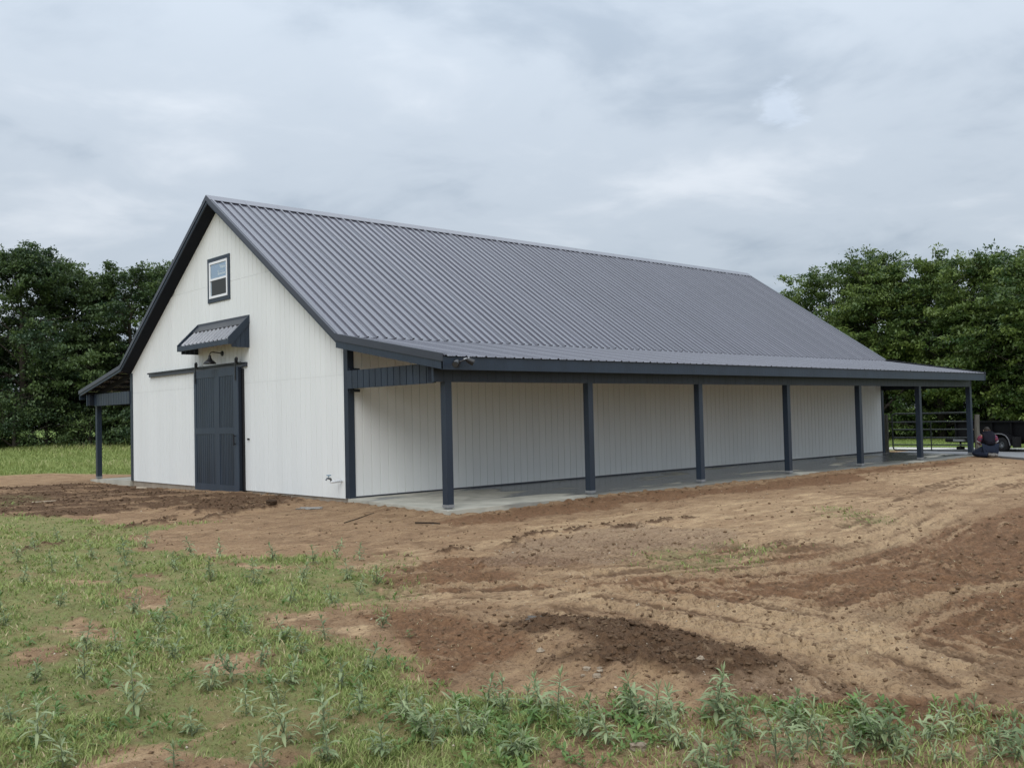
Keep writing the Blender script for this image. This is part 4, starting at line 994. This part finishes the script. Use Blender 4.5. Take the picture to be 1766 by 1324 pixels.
skinned('shirt', TJ, [('pelvis','waist'),('waist','chest'),('chest','upper'),('upper','collar'),('upper','ls'),('upper','rs')], 'chest', M_SHIRT, per)
for s, n_ in ((-1,'l'),(1,'r')):
    mid = tuple((J[n_+'sh'][i]*.35+J[n_+'el'][i]*.65) for i in range(3)); q = tuple((J[n_+'sh'][i]*.2+J[n_+'el'][i]*.8) for i in range(3))
    sl = skinned('sleeve', {'a':(J[n_+'sh'][0]*.85,J[n_+'sh'][1],J[n_+'sh'][2]+.01,.125),'b':(*mid,.098),'c':(*q,.096)}, [('a','b'),('b','c')], 'a', M_PLAID, per)
    d = (Vector(J[n_+'el'][:3])-Vector(J[n_+'sh'][:3])).normalized()
    obj('cuff', MB().tube([Vector(q)-d*.01, Vector(q)+d*.022], [.078,.078], 14), M_CUFF, sl, smooth=True)
TR = {'p':(0,-.01,.28,.185)}; TE = []
for s, n_ in ((-1,'l'),(1,'r')):
    K = KN[s]
    an = Vector(K['shin']).lerp(Vector(K['ankle']), .97)
    TR.update({n_+'h':(*K['hip'],.145), n_+'k':(*K['knee'],.105), n_+'s':(*K['shin'],.100), n_+'a':(*an,.088)})
    TE += [('p',n_+'h'),(n_+'h',n_+'k'),(n_+'k',n_+'s'),(n_+'s',n_+'a')]
skinned('trousers', TR, TE, 'p', M_JEAN, per)
for s, n_ in ((-1,'l'),(1,'r')):
    K = KN[s]; A = Vector(K['ankle']); T_ = Vector(K['toe']); d = (T_-A).normalized()
    bo = skinned('boot', {'a':(*(A-d*.05),.072),'h':(*A,.078),'b':(*A.lerp(T_,.6),.070),'t':(*T_,.060)}, [('a','h'),('h','b'),('b','t')], 'a', M_BOOT, per)
    obj('sole', MB().tube([A+Vector((0,-.062,0))-d*.03, A.lerp(T_,.5)+Vector((0,-.072,0)), T_+Vector((0,-.06,0))+d*.03], [.04,.05,.04], 8), M_SOLE, bo)
hb = MB()
me = bpy.data.meshes.new('hair')
import bmesh
bm = bmesh.new(); bmesh.ops.create_uvsphere(bm, u_segments=18, v_segments=12, radius=0.098)
for v in list(bm.verts):
    if v.co.z < -0.012 - 0.30*max(0, -v.co.y) + 0.55*max(0, v.co.y): bm.verts.remove(v)
for v in bm.verts: v.co.x *= 0.93; v.co.y *= 1.10
bm.to_mesh(me); bm.free(); me.materials.append(M_HAIR)
for p in me.polygons: p.use_smooth = True
put('hair', me, per, (0,.232,.848), (-0.35,0,0))
mb = MB()
for s in (-1, 1):
    mb.lathe([(0.0,-0.004),(0.011,-0.002),(0.011,0.004),(0.0,0.008)], (s*.034,.325,.833), 'y', 8)
obj('eyes', mb, M_VINYL, body)
obj('nose', MB().tube([(0,.315,.84),(0,.338,.808)], [.008,.015], 8), M_SKIN, body, smooth=True)
obj('mouth', MB().box(-.022,.022,.328,.334,.775,.781), mat('lips', (0.28,0.11,0.10), 0.6), body)
for s in (-1, 1): obj('ear', MB().lathe([(0.0,-0.012),(0.026,-0.008),(0.03,0.0),(0.0,0.010)], (s*.094,.235,.825), 'x', 10), M_SKIN, body, smooth=True)

# ================================================================ trees
def tree(name, label, group, x, y, top, rad, seed, material, nb=30, nc=19, nl=60, low=0.03, lean=(0,0), spires=5, leaf=0.175, open_=0.0, z0=None):
    rg = np.random.default_rng(seed); pr = random.Random(seed)
    if z0 is None: z0 = gh(x, y)-0.05
    H = top-z0
    t = thing(name, label, 'tree', (x, y, z0), 0, group)
    # boughs: centres spread through the crown
    B = []
    tries = 0
    while len(B) < nb and tries < 6000:
        tries += 1
        fr = low+(1-low)*rg.random()**0.85
        prof = (math.sin(math.pi*min(1, 0.16+0.84*fr)**0.9))**0.55 if fr < 0.97 else 0.3
        a = rg.random()*2*math.pi
        lump = 0.78+0.30*math.sin(a*3+seed)+0.2*math.sin(a*5+fr*6+seed*2)
        rr = rad*prof*max(0.5, lump)*(0.30+0.70*rg.random()**0.55)
        c = np.array([rr*math.cos(a)+lean[0]*fr, rr*math.sin(a)+lean[1]*fr, fr*H*0.97])
        s = rad*(0.27+0.13*rg.random())
        if all(np.linalg.norm((c-b[0])*np.array([1,1,1.25])) > (0.27+open_)*(s+b[1]) for b in B): B.append((c, s))
    # trunk and limbs
    mb = MB()
    tr_r = 0.035*H*0.55+0.05
    tp = [(0,0,-0.3)]
    for k in range(1, 7):
        f_ = k/6; tp.append((lean[0]*f_*0.7+pr.uniform(-.1,.1)*f_*rad*.3, lean[1]*f_*0.7+pr.uniform(-.1,.1)*f_*rad*.3, H*0.80*f_))
    mb.tube(tp, [tr_r*(1.15-0.98*k/6) for k in range(7)], 8)
    for c, s in B[:]:
        hz = c[2]-(0.35+0.25*pr.random())*math.hypot(c[0], c[1])
        k = min(max(hz/(H*0.80)*6, 0.6), 5.9); i = int(k); f_ = k-i
        p0 = Vector(tp[i]).lerp(Vector(tp[min(i+1,6)]), f_); p3 = Vector(c)
        p1 = p0.lerp(p3, .35)+Vector((0,0,.05*H*pr.random())); p2 = p0.lerp(p3, .7)+Vector((pr.uniform(-.2,.2),pr.uniform(-.2,.2),.05*H*pr.random()))
        r0 = max(0.03, tr_r*(0.45-0.30*k/6)); mb.tube([p0,p1,p2,p3], [r0, r0*.7, r0*.42, 0.012], 5, cap=False)
        for q in range(3):
            e_ = p3+Vector((rg.normal(), rg.normal(), rg.normal()*0.6))*s*0.8
            mb.tube([p2.lerp(p3, .6), e_], [0.02, 0.006], 4, cap=False)
    obj('trunk', mb, M_BARK, t, smooth=True)
    # leaf sprays
    P0 = []; D = []; LN = []; TI = []
    for c, s in B:
        ax = np.array([lean[0]*c[2]/H, lean[1]*c[2]/H, c[2]*0.8])
        n_ = int(nc*(0.7+0.6*rg.random()))
        o_ = rg.normal(size=(n_, 3)); o_ /= np.linalg.norm(o_, axis=1)[:,None]; o_ *= (rg.random(n_)**0.42)[:,None]*s*np.array([1.0,1.0,0.70])
        p = c+o_
        d = p-ax; d /= np.linalg.norm(d, axis=1)[:,None]; d = d+rg.normal(size=(n_,3))*0.45; d[:,2] = d[:,2]*0.55-0.10
        d /= np.linalg.norm(d, axis=1)[:,None]
        P0.append(p); D.append(d); LN.append(0.45+0.55*rg.random(n_)); TI.append(np.clip(rg.normal(0.42, 0.24, n_)+0.14*rg.normal(), 0, 1))
    for k in range(spires):        # ragged leaders at the top
        a = rg.random()*6.28; rr = rad*0.75*rg.random()**0.6
        hh = H*(0.90+0.09*rg.random())
        base = np.array([lean[0]+rr*math.cos(a), lean[1]+rr*math.sin(a), hh-0.10*H*rr/rad])
        n_ = 10
        p = base+np.stack([rg.normal(size=n_)*.16, rg.normal(size=n_)*.16, np.linspace(-.9,.75,n_)], -1)
        d = rg.normal(size=(n_,3))*0.5+np.array([math.cos(a)*.4, math.sin(a)*.4, .5]); d /= np.linalg.norm(d, axis=1)[:,None]
        P0.append(p); D.append(d); LN.append(0.3+0.3*rg.random(n_)); TI.append(np.clip(rg.normal(.5,.2,n_),0,1))
    P0 = np.vstack(P0); D = np.vstack(D); LN = np.concatenate(LN); TI = np.concatenate(TI)
    n_ = len(P0)
    tt = rg.random((n_, nl)); side = rg.normal(size=(n_, nl, 3))*0.16
    side[:,:,2] *= 0.5
    pos = P0[:,None,:]+D[:,None,:]*(tt*LN[:,None])[:,:,None]+side
    pos[:,:,2] -= 0.16*tt**2
    a = D[:,None,:]*0.6+rg.normal(size=(n_,nl,3))*0.55; a[:,:,2] -= 0.15
    a /= np.linalg.norm(a, axis=2)[:,:,None]
    nr_ = rg.normal(size=(n_,nl,3))*0.55+np.array([0,0,1.0])
    sd_ = np.cross(a, nr_); sd_ /= (np.linalg.norm(sd_, axis=2)[:,:,None]+1e-9)
    sz = leaf*(0.6+0.8*rg.random((n_,nl)))[:,:,None]
    v = np.stack([pos-a*sz*0.5, pos+sd_*sz*0.24, pos+a*sz*0.5, pos-sd_*sz*0.24], 2).reshape(-1, 3)
    keep = None
    q = np.arange(len(v)).reshape(-1, 4)
    ti = np.repeat(np.clip(TI[:,None]+rg.normal(size=(n_,nl))*0.10, 0, 1).ravel(), 4)
    put('crown', big_mesh('crown', v, q, material, {'tint': ti}), t)
    return t

TL = 'trees along the far edge of the meadow'
TRG = 'trees beyond the lawn and gate'
# left of the barn
tree('tree', 'tall ragged dark tree with upright leaders rising highest over the meadow', None, 5.15, 39.58, 11.0, 3.6, 101, M_TREE_A, nb=50, spires=9, open_=-0.04)
tree('tree', 'broad dark tree with sky showing through its middle, behind the open meadow', None, 8.3, 40.9, 10.4, 3.7, 102, M_TREE_A, nb=42, open_=0.02, spires=8)
tree('tree', 'thin-crowned tree with many sky gaps nearest to the barn roof edge', None, 10.3, 38.0, 10.2, 3.3, 103, M_TREE_A, nb=38, open_=0.03, spires=8)
tree('tree', 'leafy tree showing past the steep roof edge with one long spray against the sky', None, 13.0, 38.3, 10.7, 3.1, 104, M_TREE_A, nb=38, open_=0.03, spires=7)
tree('tree', 'dense dark tree cut by the edge of the view beside the tallest meadow tree', None, 1.3, 41.0, 10.6, 3.6, 105, M_TREE_A, nb=32, spires=5)
for i, (x, y, tp, rd) in enumerate(((-2.5,42.5,9.0,3.4),(3.2,45.0,7.6,3.4),(7.0,46.0,7.0,3.3),(10.8,44.5,6.4,3.2),(14.5,43.5,6.4,3.2),(18,41.5,6.5,3.2))):
    tree('tree', ('dark bushy tree low behind the densest tree at the edge of the view', 'dark bush-like tree low behind the tallest ragged meadow tree', 'low dark tree filling the gap under the broad tree with sky in its middle', 'low dark tree seen past the porch post under the thin-crowned tree', 'low dark tree between porch post and white wall', 'dark tree low behind the tree with the long spray')[i], TL, x, y, tp, rd, 130+i, M_TREE_A, nb=34, nc=14, nl=34, low=0.0, spires=2, leaf=0.27)
# right of the barn
tree('tree', 'small leafy tree showing just over the far roof slope', None, 41.5, 16.3, 8.2, 3.2, 111, M_TREE_B, nb=40, spires=4)
tree('tree', 'round-topped green tree rising behind the far end of the steep roof', None, 41.6, 13.0, 9.4, 3.6, 112, M_TREE_B, nb=50, spires=4)
tree('tree', 'green tree with a broken top over the end of the side roof', None, 40.6, 9.6, 9.9, 3.5, 113, M_TREE_B, nb=50, spires=4)
tree('tree', 'wide bright green tree standing right behind the farm gate', None, 41.6, 6.6, 9.3, 3.5, 114, M_TREE_B, nb=50, low=0.14, spires=4)
tree('tree', 'tall green tree with a pointed leader over the last porch post', None, 40.6, 3.6, 9.1, 3.4, 115, M_TREE_B, nb=50, spires=7)
tree('tree', 'heavy green tree overhanging the black trailer', None, 39.2, 0.3, 8.2, 3.7, 116, M_TREE_B, nb=54, low=0.10, spires=5)
tree('tree', 'green tree at the edge of the view past the trailer', None, 40.5, -4.0, 8.6, 3.6, 117, M_TREE_B, nb=30, spires=4)
tree('tree', 'smooth dark round tree farther back above the trees by the trailer', None, 54.0, 5.5, 10.6, 4.2, 118, M_TREE_A, nb=34, spires=0)
for i, (x, y, tp, rd) in enumerate(((47,20,7.0,3.3),(48,15.5,7.2,3.4),(48,10.5,7.4,3.4),(47.5,5.5,7.4,3.4),(46.5,0.5,7.4,3.4),(45,-4,7.2,3.3))):
    tree('tree', ('dark bushy tree behind the small tree over the far roof slope', 'dark bushy tree behind the round-topped tree', 'dark bushy tree behind the tree with the broken top', 'dark bushy tree behind the wide bright tree at the gate', 'dark bushy tree in the black shade behind the trailer', 'dark bushy tree at the edge of the view behind the trailer')[i], TRG, x, y, tp, rd, 140+i, M_TREE_A, nb=34, nc=14, nl=34, low=0.0, spires=2, leaf=0.27)
# shrubs under the trees
def shrub(label, x, y, h, r, seed, m, group=None):
    return tree('shrub', label, group, x, y, gh(x, y)+h, r, seed, m, nb=12, nc=14, nl=30, low=0.05, spires=0, leaf=0.13)
for i, (x, y, h, r) in enumerate(((0.5,37.2,2.2,1.9),(4.0,37.0,2.6,2.0),(7.6,36.6,1.9,1.7),(10.4,35.0,1.7,1.5),(13.5,35.5,2.2,1.8),(5.9,38.2,2.6,2.0))):
    o = shrub(('low dark shrub under the densest meadow tree', 'wide dark shrub under the tallest ragged meadow tree', 'dark shrub midway along the foot of the meadow trees', 'small dark shrub seen beside the porch post', 'dark shrub next to the white wall under the porch roof', 'dark shrub filling the dark hollow between the two biggest meadow trees')[i], x, y, h, r, 160+i, M_TREE_A, 'shrubs under the meadow trees'); o['category'] = 'shrub'
for i, (x, y, h, r) in enumerate(((44,13.6,1.7,1.6),(44.5,10.6,1.3,1.4),(45,8,1.6,1.5),(43.5,4.4,1.3,1.4))):
    o = shrub(('low green shrub across the lawn beside the wall end', 'small green shrub across the lawn in the first gate bay', 'green shrub across the lawn behind the gate brace', 'small green shrub across the lawn next to the trailer')[i], x, y, h, r, 170+i, M_TREE_B, 'shrubs across the lawn'); o['category'] = 'shrub'

# ================================================================ grass
def blades(name, x, y, h, w, material, tint, lean=0.45, kind='grass', label=None):
    n_ = len(x)
    z = ground_fields(x, y)['h']-0.004
    a = RNG.random(n_)*2*np.pi; ln = (0.15+RNG.random(n_)*lean)*h
    dx, dy = np.cos(a), np.sin(a); b = a+np.pi/2+RNG.normal(size=n_)*0.4; sx, sy = np.cos(b)*w/2, np.sin(b)*w/2
    p0 = np.stack([x, y, z], -1); p1 = np.stack([x+dx*ln*0.35, y+dy*ln*0.35, z+h*0.58], -1); p2 = np.stack([x+dx*ln, y+dy*ln, z+h], -1)
    s = np.stack([sx, sy, np.zeros(n_)], -1)
    v = np.stack([p0-s, p0+s, p1+s*.8, p1-s*.8, p2+s*.15, p2-s*.15], 1).reshape(-1, 3)
    i = np.arange(n_)[:,None]*6
    q = np.concatenate([i+np.array([[0,1,2,3]]), i+np.array([[3,2,4,5]])], 0)
    ti = np.repeat(np.clip(tint, 0, 1), 6)
    o = put(name, big_mesh(name, v, q, material, {'tint': ti}))
    return tag(o, label=label, kind='stuff')
def polar(n_, r0, r1, half=0.62):
    r = np.exp(np.log(r0)+RNG.random(n_)*(np.log(r1)-np.log(r0))); t = YAW+(RNG.random(n_)*2-1)*half
    return CAM.x+r*np.cos(t), CAM.y+r*np.sin(t), r
x, y, r = polar(620000, 3.2, 24)
f = ground_fields(x, y)
patch = sstep(0.36, 0.60, fbm(x*1.7, y*1.7, 4, 71))
tuft = sstep(0.45, 0.60, fbm(x*6, y*6, 2, 72))
dens = f['grass']*(0.24+0.76*patch)*(0.45+0.55*tuft)+0.22*f['thin']*tuft+0.10*f['weedy']
ok = RNG.random(len(x)) < dens*1.0
x, y, r, patch = x[ok], y[ok], r[ok], patch[ok]
h = (0.010+0.026*RNG.random(len(x))*(0.5+patch))*(1+0.02*r); w = 0.0026+0.0009*r
blades('short_grass', x, y, h, w, M_GRASS, np.where(RNG.random(len(x)) < 0.07, 1.0, np.clip(0.36+0.4*(patch-0.4)+RNG.normal(size=len(x))*0.22, 0, .86)), lean=1.5, label='short green grass growing in patches on the bare soil')
x, y, r = polar(260000, 26, 70)
f = ground_fields(x, y)
ok = (f['meadow'] > 0.5) & (y > 14) & (x < 25)
x, y, r = x[ok], y[ok], r[ok]
cl = fbm(x*0.45, y*0.45, 4, 73)
h = (0.05+0.11*RNG.random(len(x)))*(0.45+1.1*sstep(0.3,0.7,cl))*sstep(0.0, 5.0, y-np.where(x < 1, 19.5, 14.0)+1.5); w = 0.006+0.0006*r
blades('meadow_grass', x, y, h+0.03, w, M_MEADOW, 0.38+0.9*(cl-0.35)+RNG.normal(size=len(x))*0.2, lean=1.1, label='tall green meadow grass in front of the trees')
x, y, r = polar(40000, 30, 62, 0.55)
f = ground_fields(x, y); ok = (f['lawn'] > 0.5) & (x > 26) & (y < 16)
x, y, r = x[ok], y[ok], r[ok]
blades('lawn_grass', x, y, 0.03+0.05*RNG.random(len(x)), 0.008+0.0007*r, M_MEADOW, 0.22+RNG.normal(size=len(x))*0.2, label='mown green lawn beyond the gate')
x, y, r = polar(30000, 3.4, 16)
f = ground_fields(x, y)
ok = (RNG.random(len(x)) < 0.10*f['grass']+0.16*f['weedy']+0.05*f['mid']+0.02) & (f['meadow'] < 0.2)
x, y, r = x[ok], y[ok], r[ok]
blades('straw_litter', x, y, 0.006+0.012*RNG.random(len(x)), 0.003+0.0006*r, M_GRASS, np.full(len(x), 1.0), lean=7.0, label='dry straw bits lying among the grass and on the soil')
# a few tall seeding stalks in the meadow
x, y, r = polar(500, 40, 56); ok = (y > 30) & (x < 14); x, y, r = x[ok][:26], y[ok][:26], r[ok][:26]
blades('seed_stalks', x, y, 0.7+0.45*RNG.random(len(x)), np.full(len(x), .05), M_MEADOW, np.full(len(x), .75), lean=0.2, label='pale seed stalks standing above the meadow grass')

# ================================================================ soil crumbs and pebbles
ICO = None
def lumps(name, x, y, s, material, tint, label, sink=0.3, flat=0.75):
    bm = bmesh.new(); bmesh.ops.create_icosphere(bm, subdivisions=1, radius=1.0)
    iv = np.array([v.co[:] for v in bm.verts]); fa = np.array([[v.index for v in f_.verts] for f_ in bm.faces]); bm.free()
    n_ = len(x); k = len(iv)
    jit = 1+RNG.normal(size=(n_, k))*0.30
    a = RNG.random(n_)*6.28; sc = s[:,None]*np.stack([0.7+0.6*RNG.random(n_), 0.7+0.6*RNG.random(n_), flat*(0.6+0.6*RNG.random(n_))], -1)
    v = iv[None]*jit[:,:,None]*sc[:,None,:]
    ca, sa = np.cos(a)[:,None], np.sin(a)[:,None]
    z = ground_fields(x, y)['h']
    V = np.stack([v[:,:,0]*ca-v[:,:,1]*sa+x[:,None], v[:,:,0]*sa+v[:,:,1]*ca+y[:,None], v[:,:,2]+(z+s*flat*(0.6-sink))[:,None]], -1).reshape(-1,3)
    F = (fa[None]+(np.arange(n_)*k)[:,None,None]).reshape(-1,3)
    return tag(put(name, big_mesh(name, V, F, material, {'tint': np.repeat(np.clip(tint,0,1), k)})), label=label, kind='stuff')
x, y, r = polar(210000, 3.6, 32)
f = ground_fields(x, y)
dens = 0.85*f['dark']+0.14*f['mid']+0.10*f['gravel']+(0.055+0.25*np.exp(-((y+3.4)/0.3)**2)*(x > -0.2))*(1-f['meadow'])*(1-f['grass'])
foot = (x > -0.1) & (x < 22.3) & (y > -3.3) & (y < W+3.3); rd = poly_sd(x, y, ROAD) > 0
ok = (RNG.random(len(x)) < dens) & ~foot & ~rd & (f['meadow'] < 0.3) & (f['lawn'] < 0.2)
x, y, r = x[ok], y[ok], r[ok]; dk = f['dark'][ok]
s = (0.0030+0.015*RNG.random(len(x))**4.5)*(1+0.030*r)
lumps('dirt_clods', x, y, s, M_CLOD, 0.10+0.38*(1-dk)+RNG.normal(size=len(x))*0.10, 'small brown soil clods scattered over the ground')
x, y, r = polar(26000, 3.6, 26)
f = ground_fields(x, y)
dens = 0.06+0.30*f['gravel']
foot = (x > -0.1) & (x < 22.3) & (y > -3.3) & (y < W+3.3)
ok = (RNG.random(len(x)) < dens*0.8) & ~foot & (f['meadow'] < 0.3) & (f['lawn'] < 0.2)
x, y, r = x[ok], y[ok], r[ok]
lumps('pebbles', x, y, (0.002+0.005*RNG.random(len(x))**2)*(1+0.05*r), M_PEBBLE, RNG.random(len(x)), 'small pale pebbles scattered over the soil')

# single stones, scraps and sticks
def stone(label, x, y, s, seed, m=None, group=None):
    bm = bmesh.new(); bmesh.ops.create_icosphere(bm, subdivisions=2, radius=s); rg = random.Random(seed)
    ph = [rg.uniform(0,6) for _ in range(6)]
    for v in bm.verts:
        n_ = v.co.normalized(); k = 1+0.20*math.sin(3*n_.x+ph[0])+0.16*math.sin(4*n_.y+ph[1])+0.14*math.sin(5*n_.z+ph[2])+rg.uniform(-.06,.06)
        v.co = v.co*k; v.co.z *= 0.62
    me = bpy.data.meshes.new('stone'); bm.to_mesh(me); bm.free(); me.materials.append(m or M_STONE)
    return tag(put('stone', me, None, (x, y, gh(x, y)+s*0.22), (0,0,rg.uniform(0,6))), label, 'stone', group)
for i, (x, y, s) in enumerate(((-5.94,-11.93,.026),(-5.99,-12.06,.024),(-5.92,-12.02,.019),(-6.03,-11.98,.014),(-5.88,-11.98,.017))):
    stone(('largest pale stone of the small cluster at the near edge of the dark soil mound', 'second largest stone of the cluster below the soil mound', 'middle pale stone of the cluster below the soil mound', 'smallest pale stone of the cluster below the soil mound', 'flat small stone on the far side of the cluster below the soil mound')[i], x, y, s, 20+i, None, 'stones at the edge of the soil mound')
stone('lone pale stone lying on the dark soil mound', -5.40, -12.42, .026, 31)
stone('flat tan stone at the side of the soil mound by the puddle', -5.86, -11.42, .030, 32)
stone('whitish stone among the low weeds below the soil mound', -6.80, -13.08, .04, 33)
stone('dark round clod sitting at the end of the soil ridge by the barn door', -1.35, 0.65, .10, 34, mat('dark_clod_soil', (0.06,0.038,0.024), 0.95, 0.1, var=0.3, vscale=30, bump=0.8, bscale=40))
def stick(label, pts, r, m, cat='stick', name='stick'):
    P = [(a, b, gh(a, b)+c) for a, b, c in pts]
    return tag(obj(name, MB().tube(P, [r]*(len(P)-1)+[r*0.6], 6), m), label, cat)
stick('short dark stick lying on the tan soil near the porch corner', [(-1.25,-3.80,.02),(-1.05,-4.02,.025),(-0.98,-4.10,.02)], .016, M_TWIG)
stick('thin forked twig leaning up from the soil left of the short dark stick', [(-1.9,-2.75,.01),(-1.7,-2.85,.08),(-1.45,-2.95,.17)], .010, M_TWIG, 'twig', 'twig')
stick('pale wood scrap lying by the foot of the gable wall', [(-0.45,9.60,.03),(-0.42,9.05,.035)], .028, M_LATH, 'wood scrap', 'wood_scrap')
stick('thin pale stick on the soil in front of the gable', [(-4.2,6.2,.02),(-3.9,5.9,.03),(-3.7,5.7,.02)], .012, M_LATH)

# ================================================================ weeds
def leaf_mesh(l, w, droop, seed, shade=0.0):
    rg = random.Random(seed); n_ = 5; vs = []; fs = []; ti = []
    prof = [0.18, 0.75, 1.0, 0.72, 0.06]
    for i in range(n_):
        t = i/(n_-1); x_ = l*(t-0.12*t*t*droop); z_ = l*(0.42*t-droop*0.62*t*t)
        ww = w*prof[i]*0.5; sway = 0.05*l*math.sin(t*2+seed)
        vs += [(x_, -ww+sway, z_+0.25*ww), (x_, sway, z_-0.10*ww), (x_, ww+sway, z_+0.25*ww)]
    for i in range(n_-1):
        for k in (0, 1): a = i*3+k; fs.append((a, a+1, a+4, a+3))
    me = bpy.data.meshes.new('leaf'); me.from_pydata(vs, [], fs); me.update()
    tint = [shade+0.07*seed+0.10*(1 if j % 3 == 1 else 0) for j in range(len(vs))]
    at = me.attributes.new('tint', 'FLOAT', 'POINT'); at.data.foreach_set('value', tint)
    me.materials.append(M_WEED)
    for p in me.polygons: p.use_smooth = True
    return me
LEAFSETS = [[leaf_mesh(l_, w_, d, i, sh) for i, d in enumerate((0.35, 0.7, 1.0, 0.15, 0.85, 1.25))] for l_, w_, sh in ((0.095, 0.016, 0.55), (0.080, 0.019, 0.25), (0.070, 0.013, 0.40), (0.085, 0.021, 0.10))]
LEAVES = LEAFSETS[1]
LCO = []
for m_ in LEAVES:
    a_ = np.empty(len(m_.vertices)*3); m_.vertices.foreach_get('co', a_); LCO.append((a_.reshape(-1,3), np.array([p.vertices[:] for p in m_.polygons])))
G_W = 'leafy weeds growing in the grass and soil'
def weed(x, y, h, seed, parts, label):
    rg = random.Random(seed); z = gh(x, y)-0.005
    li_ = rg.choice((0,0,1,1,2,3)); LV = LEAFSETS[li_]
    label = label.replace('grey-green weed', ('pale grey-leaved weed', 'grey-green weed', 'narrow-leaved weed', 'dark green weed')[li_])
    t = thing('weed', label, 'weed', (x, y, z), 0, G_W)
    bend = (rg.uniform(-.3,.3)*h, rg.uniform(-.3,.3)*h)
    P = lambda f_: Vector((bend[0]*f_*f_, bend[1]*f_*f_, h*0.93*f_))
    st = MB().tube([P(0), P(.33), P(.66), P(1)], [.0042, .0036, .003, .0018], 5)
    nst = max(5, int(h/0.0145)); L_ = []
    for k in range(nst):
        f_ = 0.10+0.88*(k/(nst-1))**0.85
        a = k*2.4+rg.uniform(-.4,.4)
        sc = (0.55+0.75*math.sin(math.pi*min(1, 0.22+0.66*f_)))*(0.72+0.4*rg.random())*min(1.35, 0.55+h*2.4)
        for q in (0, math.pi) if k % 2 else (0,):
            L_.append((P(f_), a+q+rg.uniform(-.3,.3), sc*0.9, rg.randrange(len(LEAVES)), rg.uniform(-.25,.35)-0.75*max(0, f_-.6)*1.4))
    for q in range(4): L_.append((P(1), q*1.57+rg.uniform(-.4,.4), 0.45+0.25*rg.random(), 3, -0.85))
    if h > 0.10:
        for q in range(rg.choice((1,2,3,4))):     # side shoot
            a = rg.uniform(0,6.28); p0 = P(rg.uniform(.05,.35)); hh = h*rg.uniform(.2,.55); p1 = p0+Vector((math.cos(a)*hh*.7, math.sin(a)*hh*.7, hh))
            st.tube([p0, p0.lerp(p1,.5)+Vector((math.cos(a)*.015, math.sin(a)*.015, 0)), p1], [.003,.0025,.0015], 5)
            for j in range(7): L_.append((p0.lerp(p1, .25+.125*j), a+j*2.2, 0.5+.35*rg.random(), rg.randrange(len(LEAVES)), rg.uniform(-.5,.2)))
    obj('stem', st, M_STEM, t)
    if parts:
        for p, a, sc, li, pitch in L_:
            put('leaf', LV[li], t, p, (rg.uniform(-.3,.3), pitch, a), (sc, sc*(0.85+.3*rg.random()), sc))
    else:
        V = []; F = []; T = []; n0 = 0
        for p, a, sc, li, pitch in L_:
            Mx = np.array(Matrix.Rotation(a, 3, 'Z') @ Matrix.Rotation(pitch, 3, 'Y'))*sc
            co, fa = LCO[li]; V.append(co@Mx.T+np.array(p)); F.append(fa+n0); n0 += len(co); T.append(np.full(len(co), .25+.1*li+.1*(seed%3)))
        put('foliage', big_mesh('foliage', np.vstack(V), np.vstack(F), M_WEED, {'tint': np.concatenate(T)}, smooth=True), t)
MARKS = [(-5.94,-12.0,'below the pale stones of the soil mound'),(-5.35,-12.5,'below the near end of the soil mound'),(-6.80,-13.08,'around the whitish stone'),
 (-7.2,-10.5,'by the broad brown patch'),(-6.3,-8.2,'at the edge of the open brown soil'),(-4.5,-5.5,'where the grass ends'),
 (-6.5,-4.0,'near the curving soil ridge'),(-8.6,-9.6,'near the bare sandy patches'),(-8.9,-11.4,'in the nearest green lawn'),(-5.6,-13.9,'in the leafy strip beyond the stones'),(-7.7,-12.6,'in the leafy strip at the near edge')]
for i, (x, y, h, cls) in enumerate(WEEDS):
    rk = math.hypot(x-CAM.x, y-CAM.y)
    lb = 'grey-green leafy weed standing in the low grass' if float(ground_fields(np.array([x]), np.array([y]))['grass'][0]) > 0.45 else 'grey-green leafy weed rising from bare soil'
    sz_ = 'tall' if h > 0.23 else 'middling' if h > 0.16 else 'small'
    ds = min(((math.hypot(x-a_, y-b_), t_) for a_, b_, t_ in MARKS))
    where = ds[1]
    weed(x, y, h*0.95, 300+i, cls == 0, '%s grey-green weed %s, %s' % (sz_, 'in short grass' if 'low grass' in lb else 'on bare soil', where))
# small filler weeds nobody could count: low rosettes and seedlings
x, y, r = polar(26000, 3.3, 15)
f = ground_fields(x, y)
f['grass'] = np.maximum(f['grass'], 2.4*f['weedy'])
front = sstep(7.0, 5.6, r)*sstep(-0.2, 0.3, (x-CAM.x)*math.sin(YAW)-(y-CAM.y)*math.cos(YAW)+0.4)
dens = (f['grass']*0.5*sstep(0.42, 0.66, fbm(x*1.4, y*1.4, 3, 91)))*(0.25+0.75*front)
ok = RNG.random(len(x)) < dens; x, y, r = x[ok][:4200], y[ok][:4200], r[ok][:4200]
z = ground_fields(x, y)['h']
V = []; F = []; T = []; n0 = 0
for i in range(len(x)):
    k = 5+int(RNG.random()*5); a0 = RNG.random()*6.28; s0 = (0.35+0.45*RNG.random())
    tcol = np.clip(RNG.normal(.45,.2), 0, 1)
    for q in range(k):
        co, fa = LCO[int(RNG.random()*6)]
        Mx = np.array(Matrix.Rotation(a0+q*2.4, 3, 'Z') @ Matrix.Rotation(RNG.uniform(-.7,.1), 3, 'Y'))*s0*(0.7+.5*RNG.random())
        co = co*np.array([1, 1.5, 1])
        V.append(co@Mx.T+np.array([x[i], y[i], z[i]+0.012*q*s0])); F.append(fa+n0); n0 += len(co); T.append(np.full(len(co), tcol))
tag(put('low_weeds', big_mesh('low_weeds', np.vstack(V), np.vstack(F), M_CLOVER, {'tint': np.concatenate(T)}, smooth=True)), label='low broad-leaved seedlings among the grass', kind='stuff')
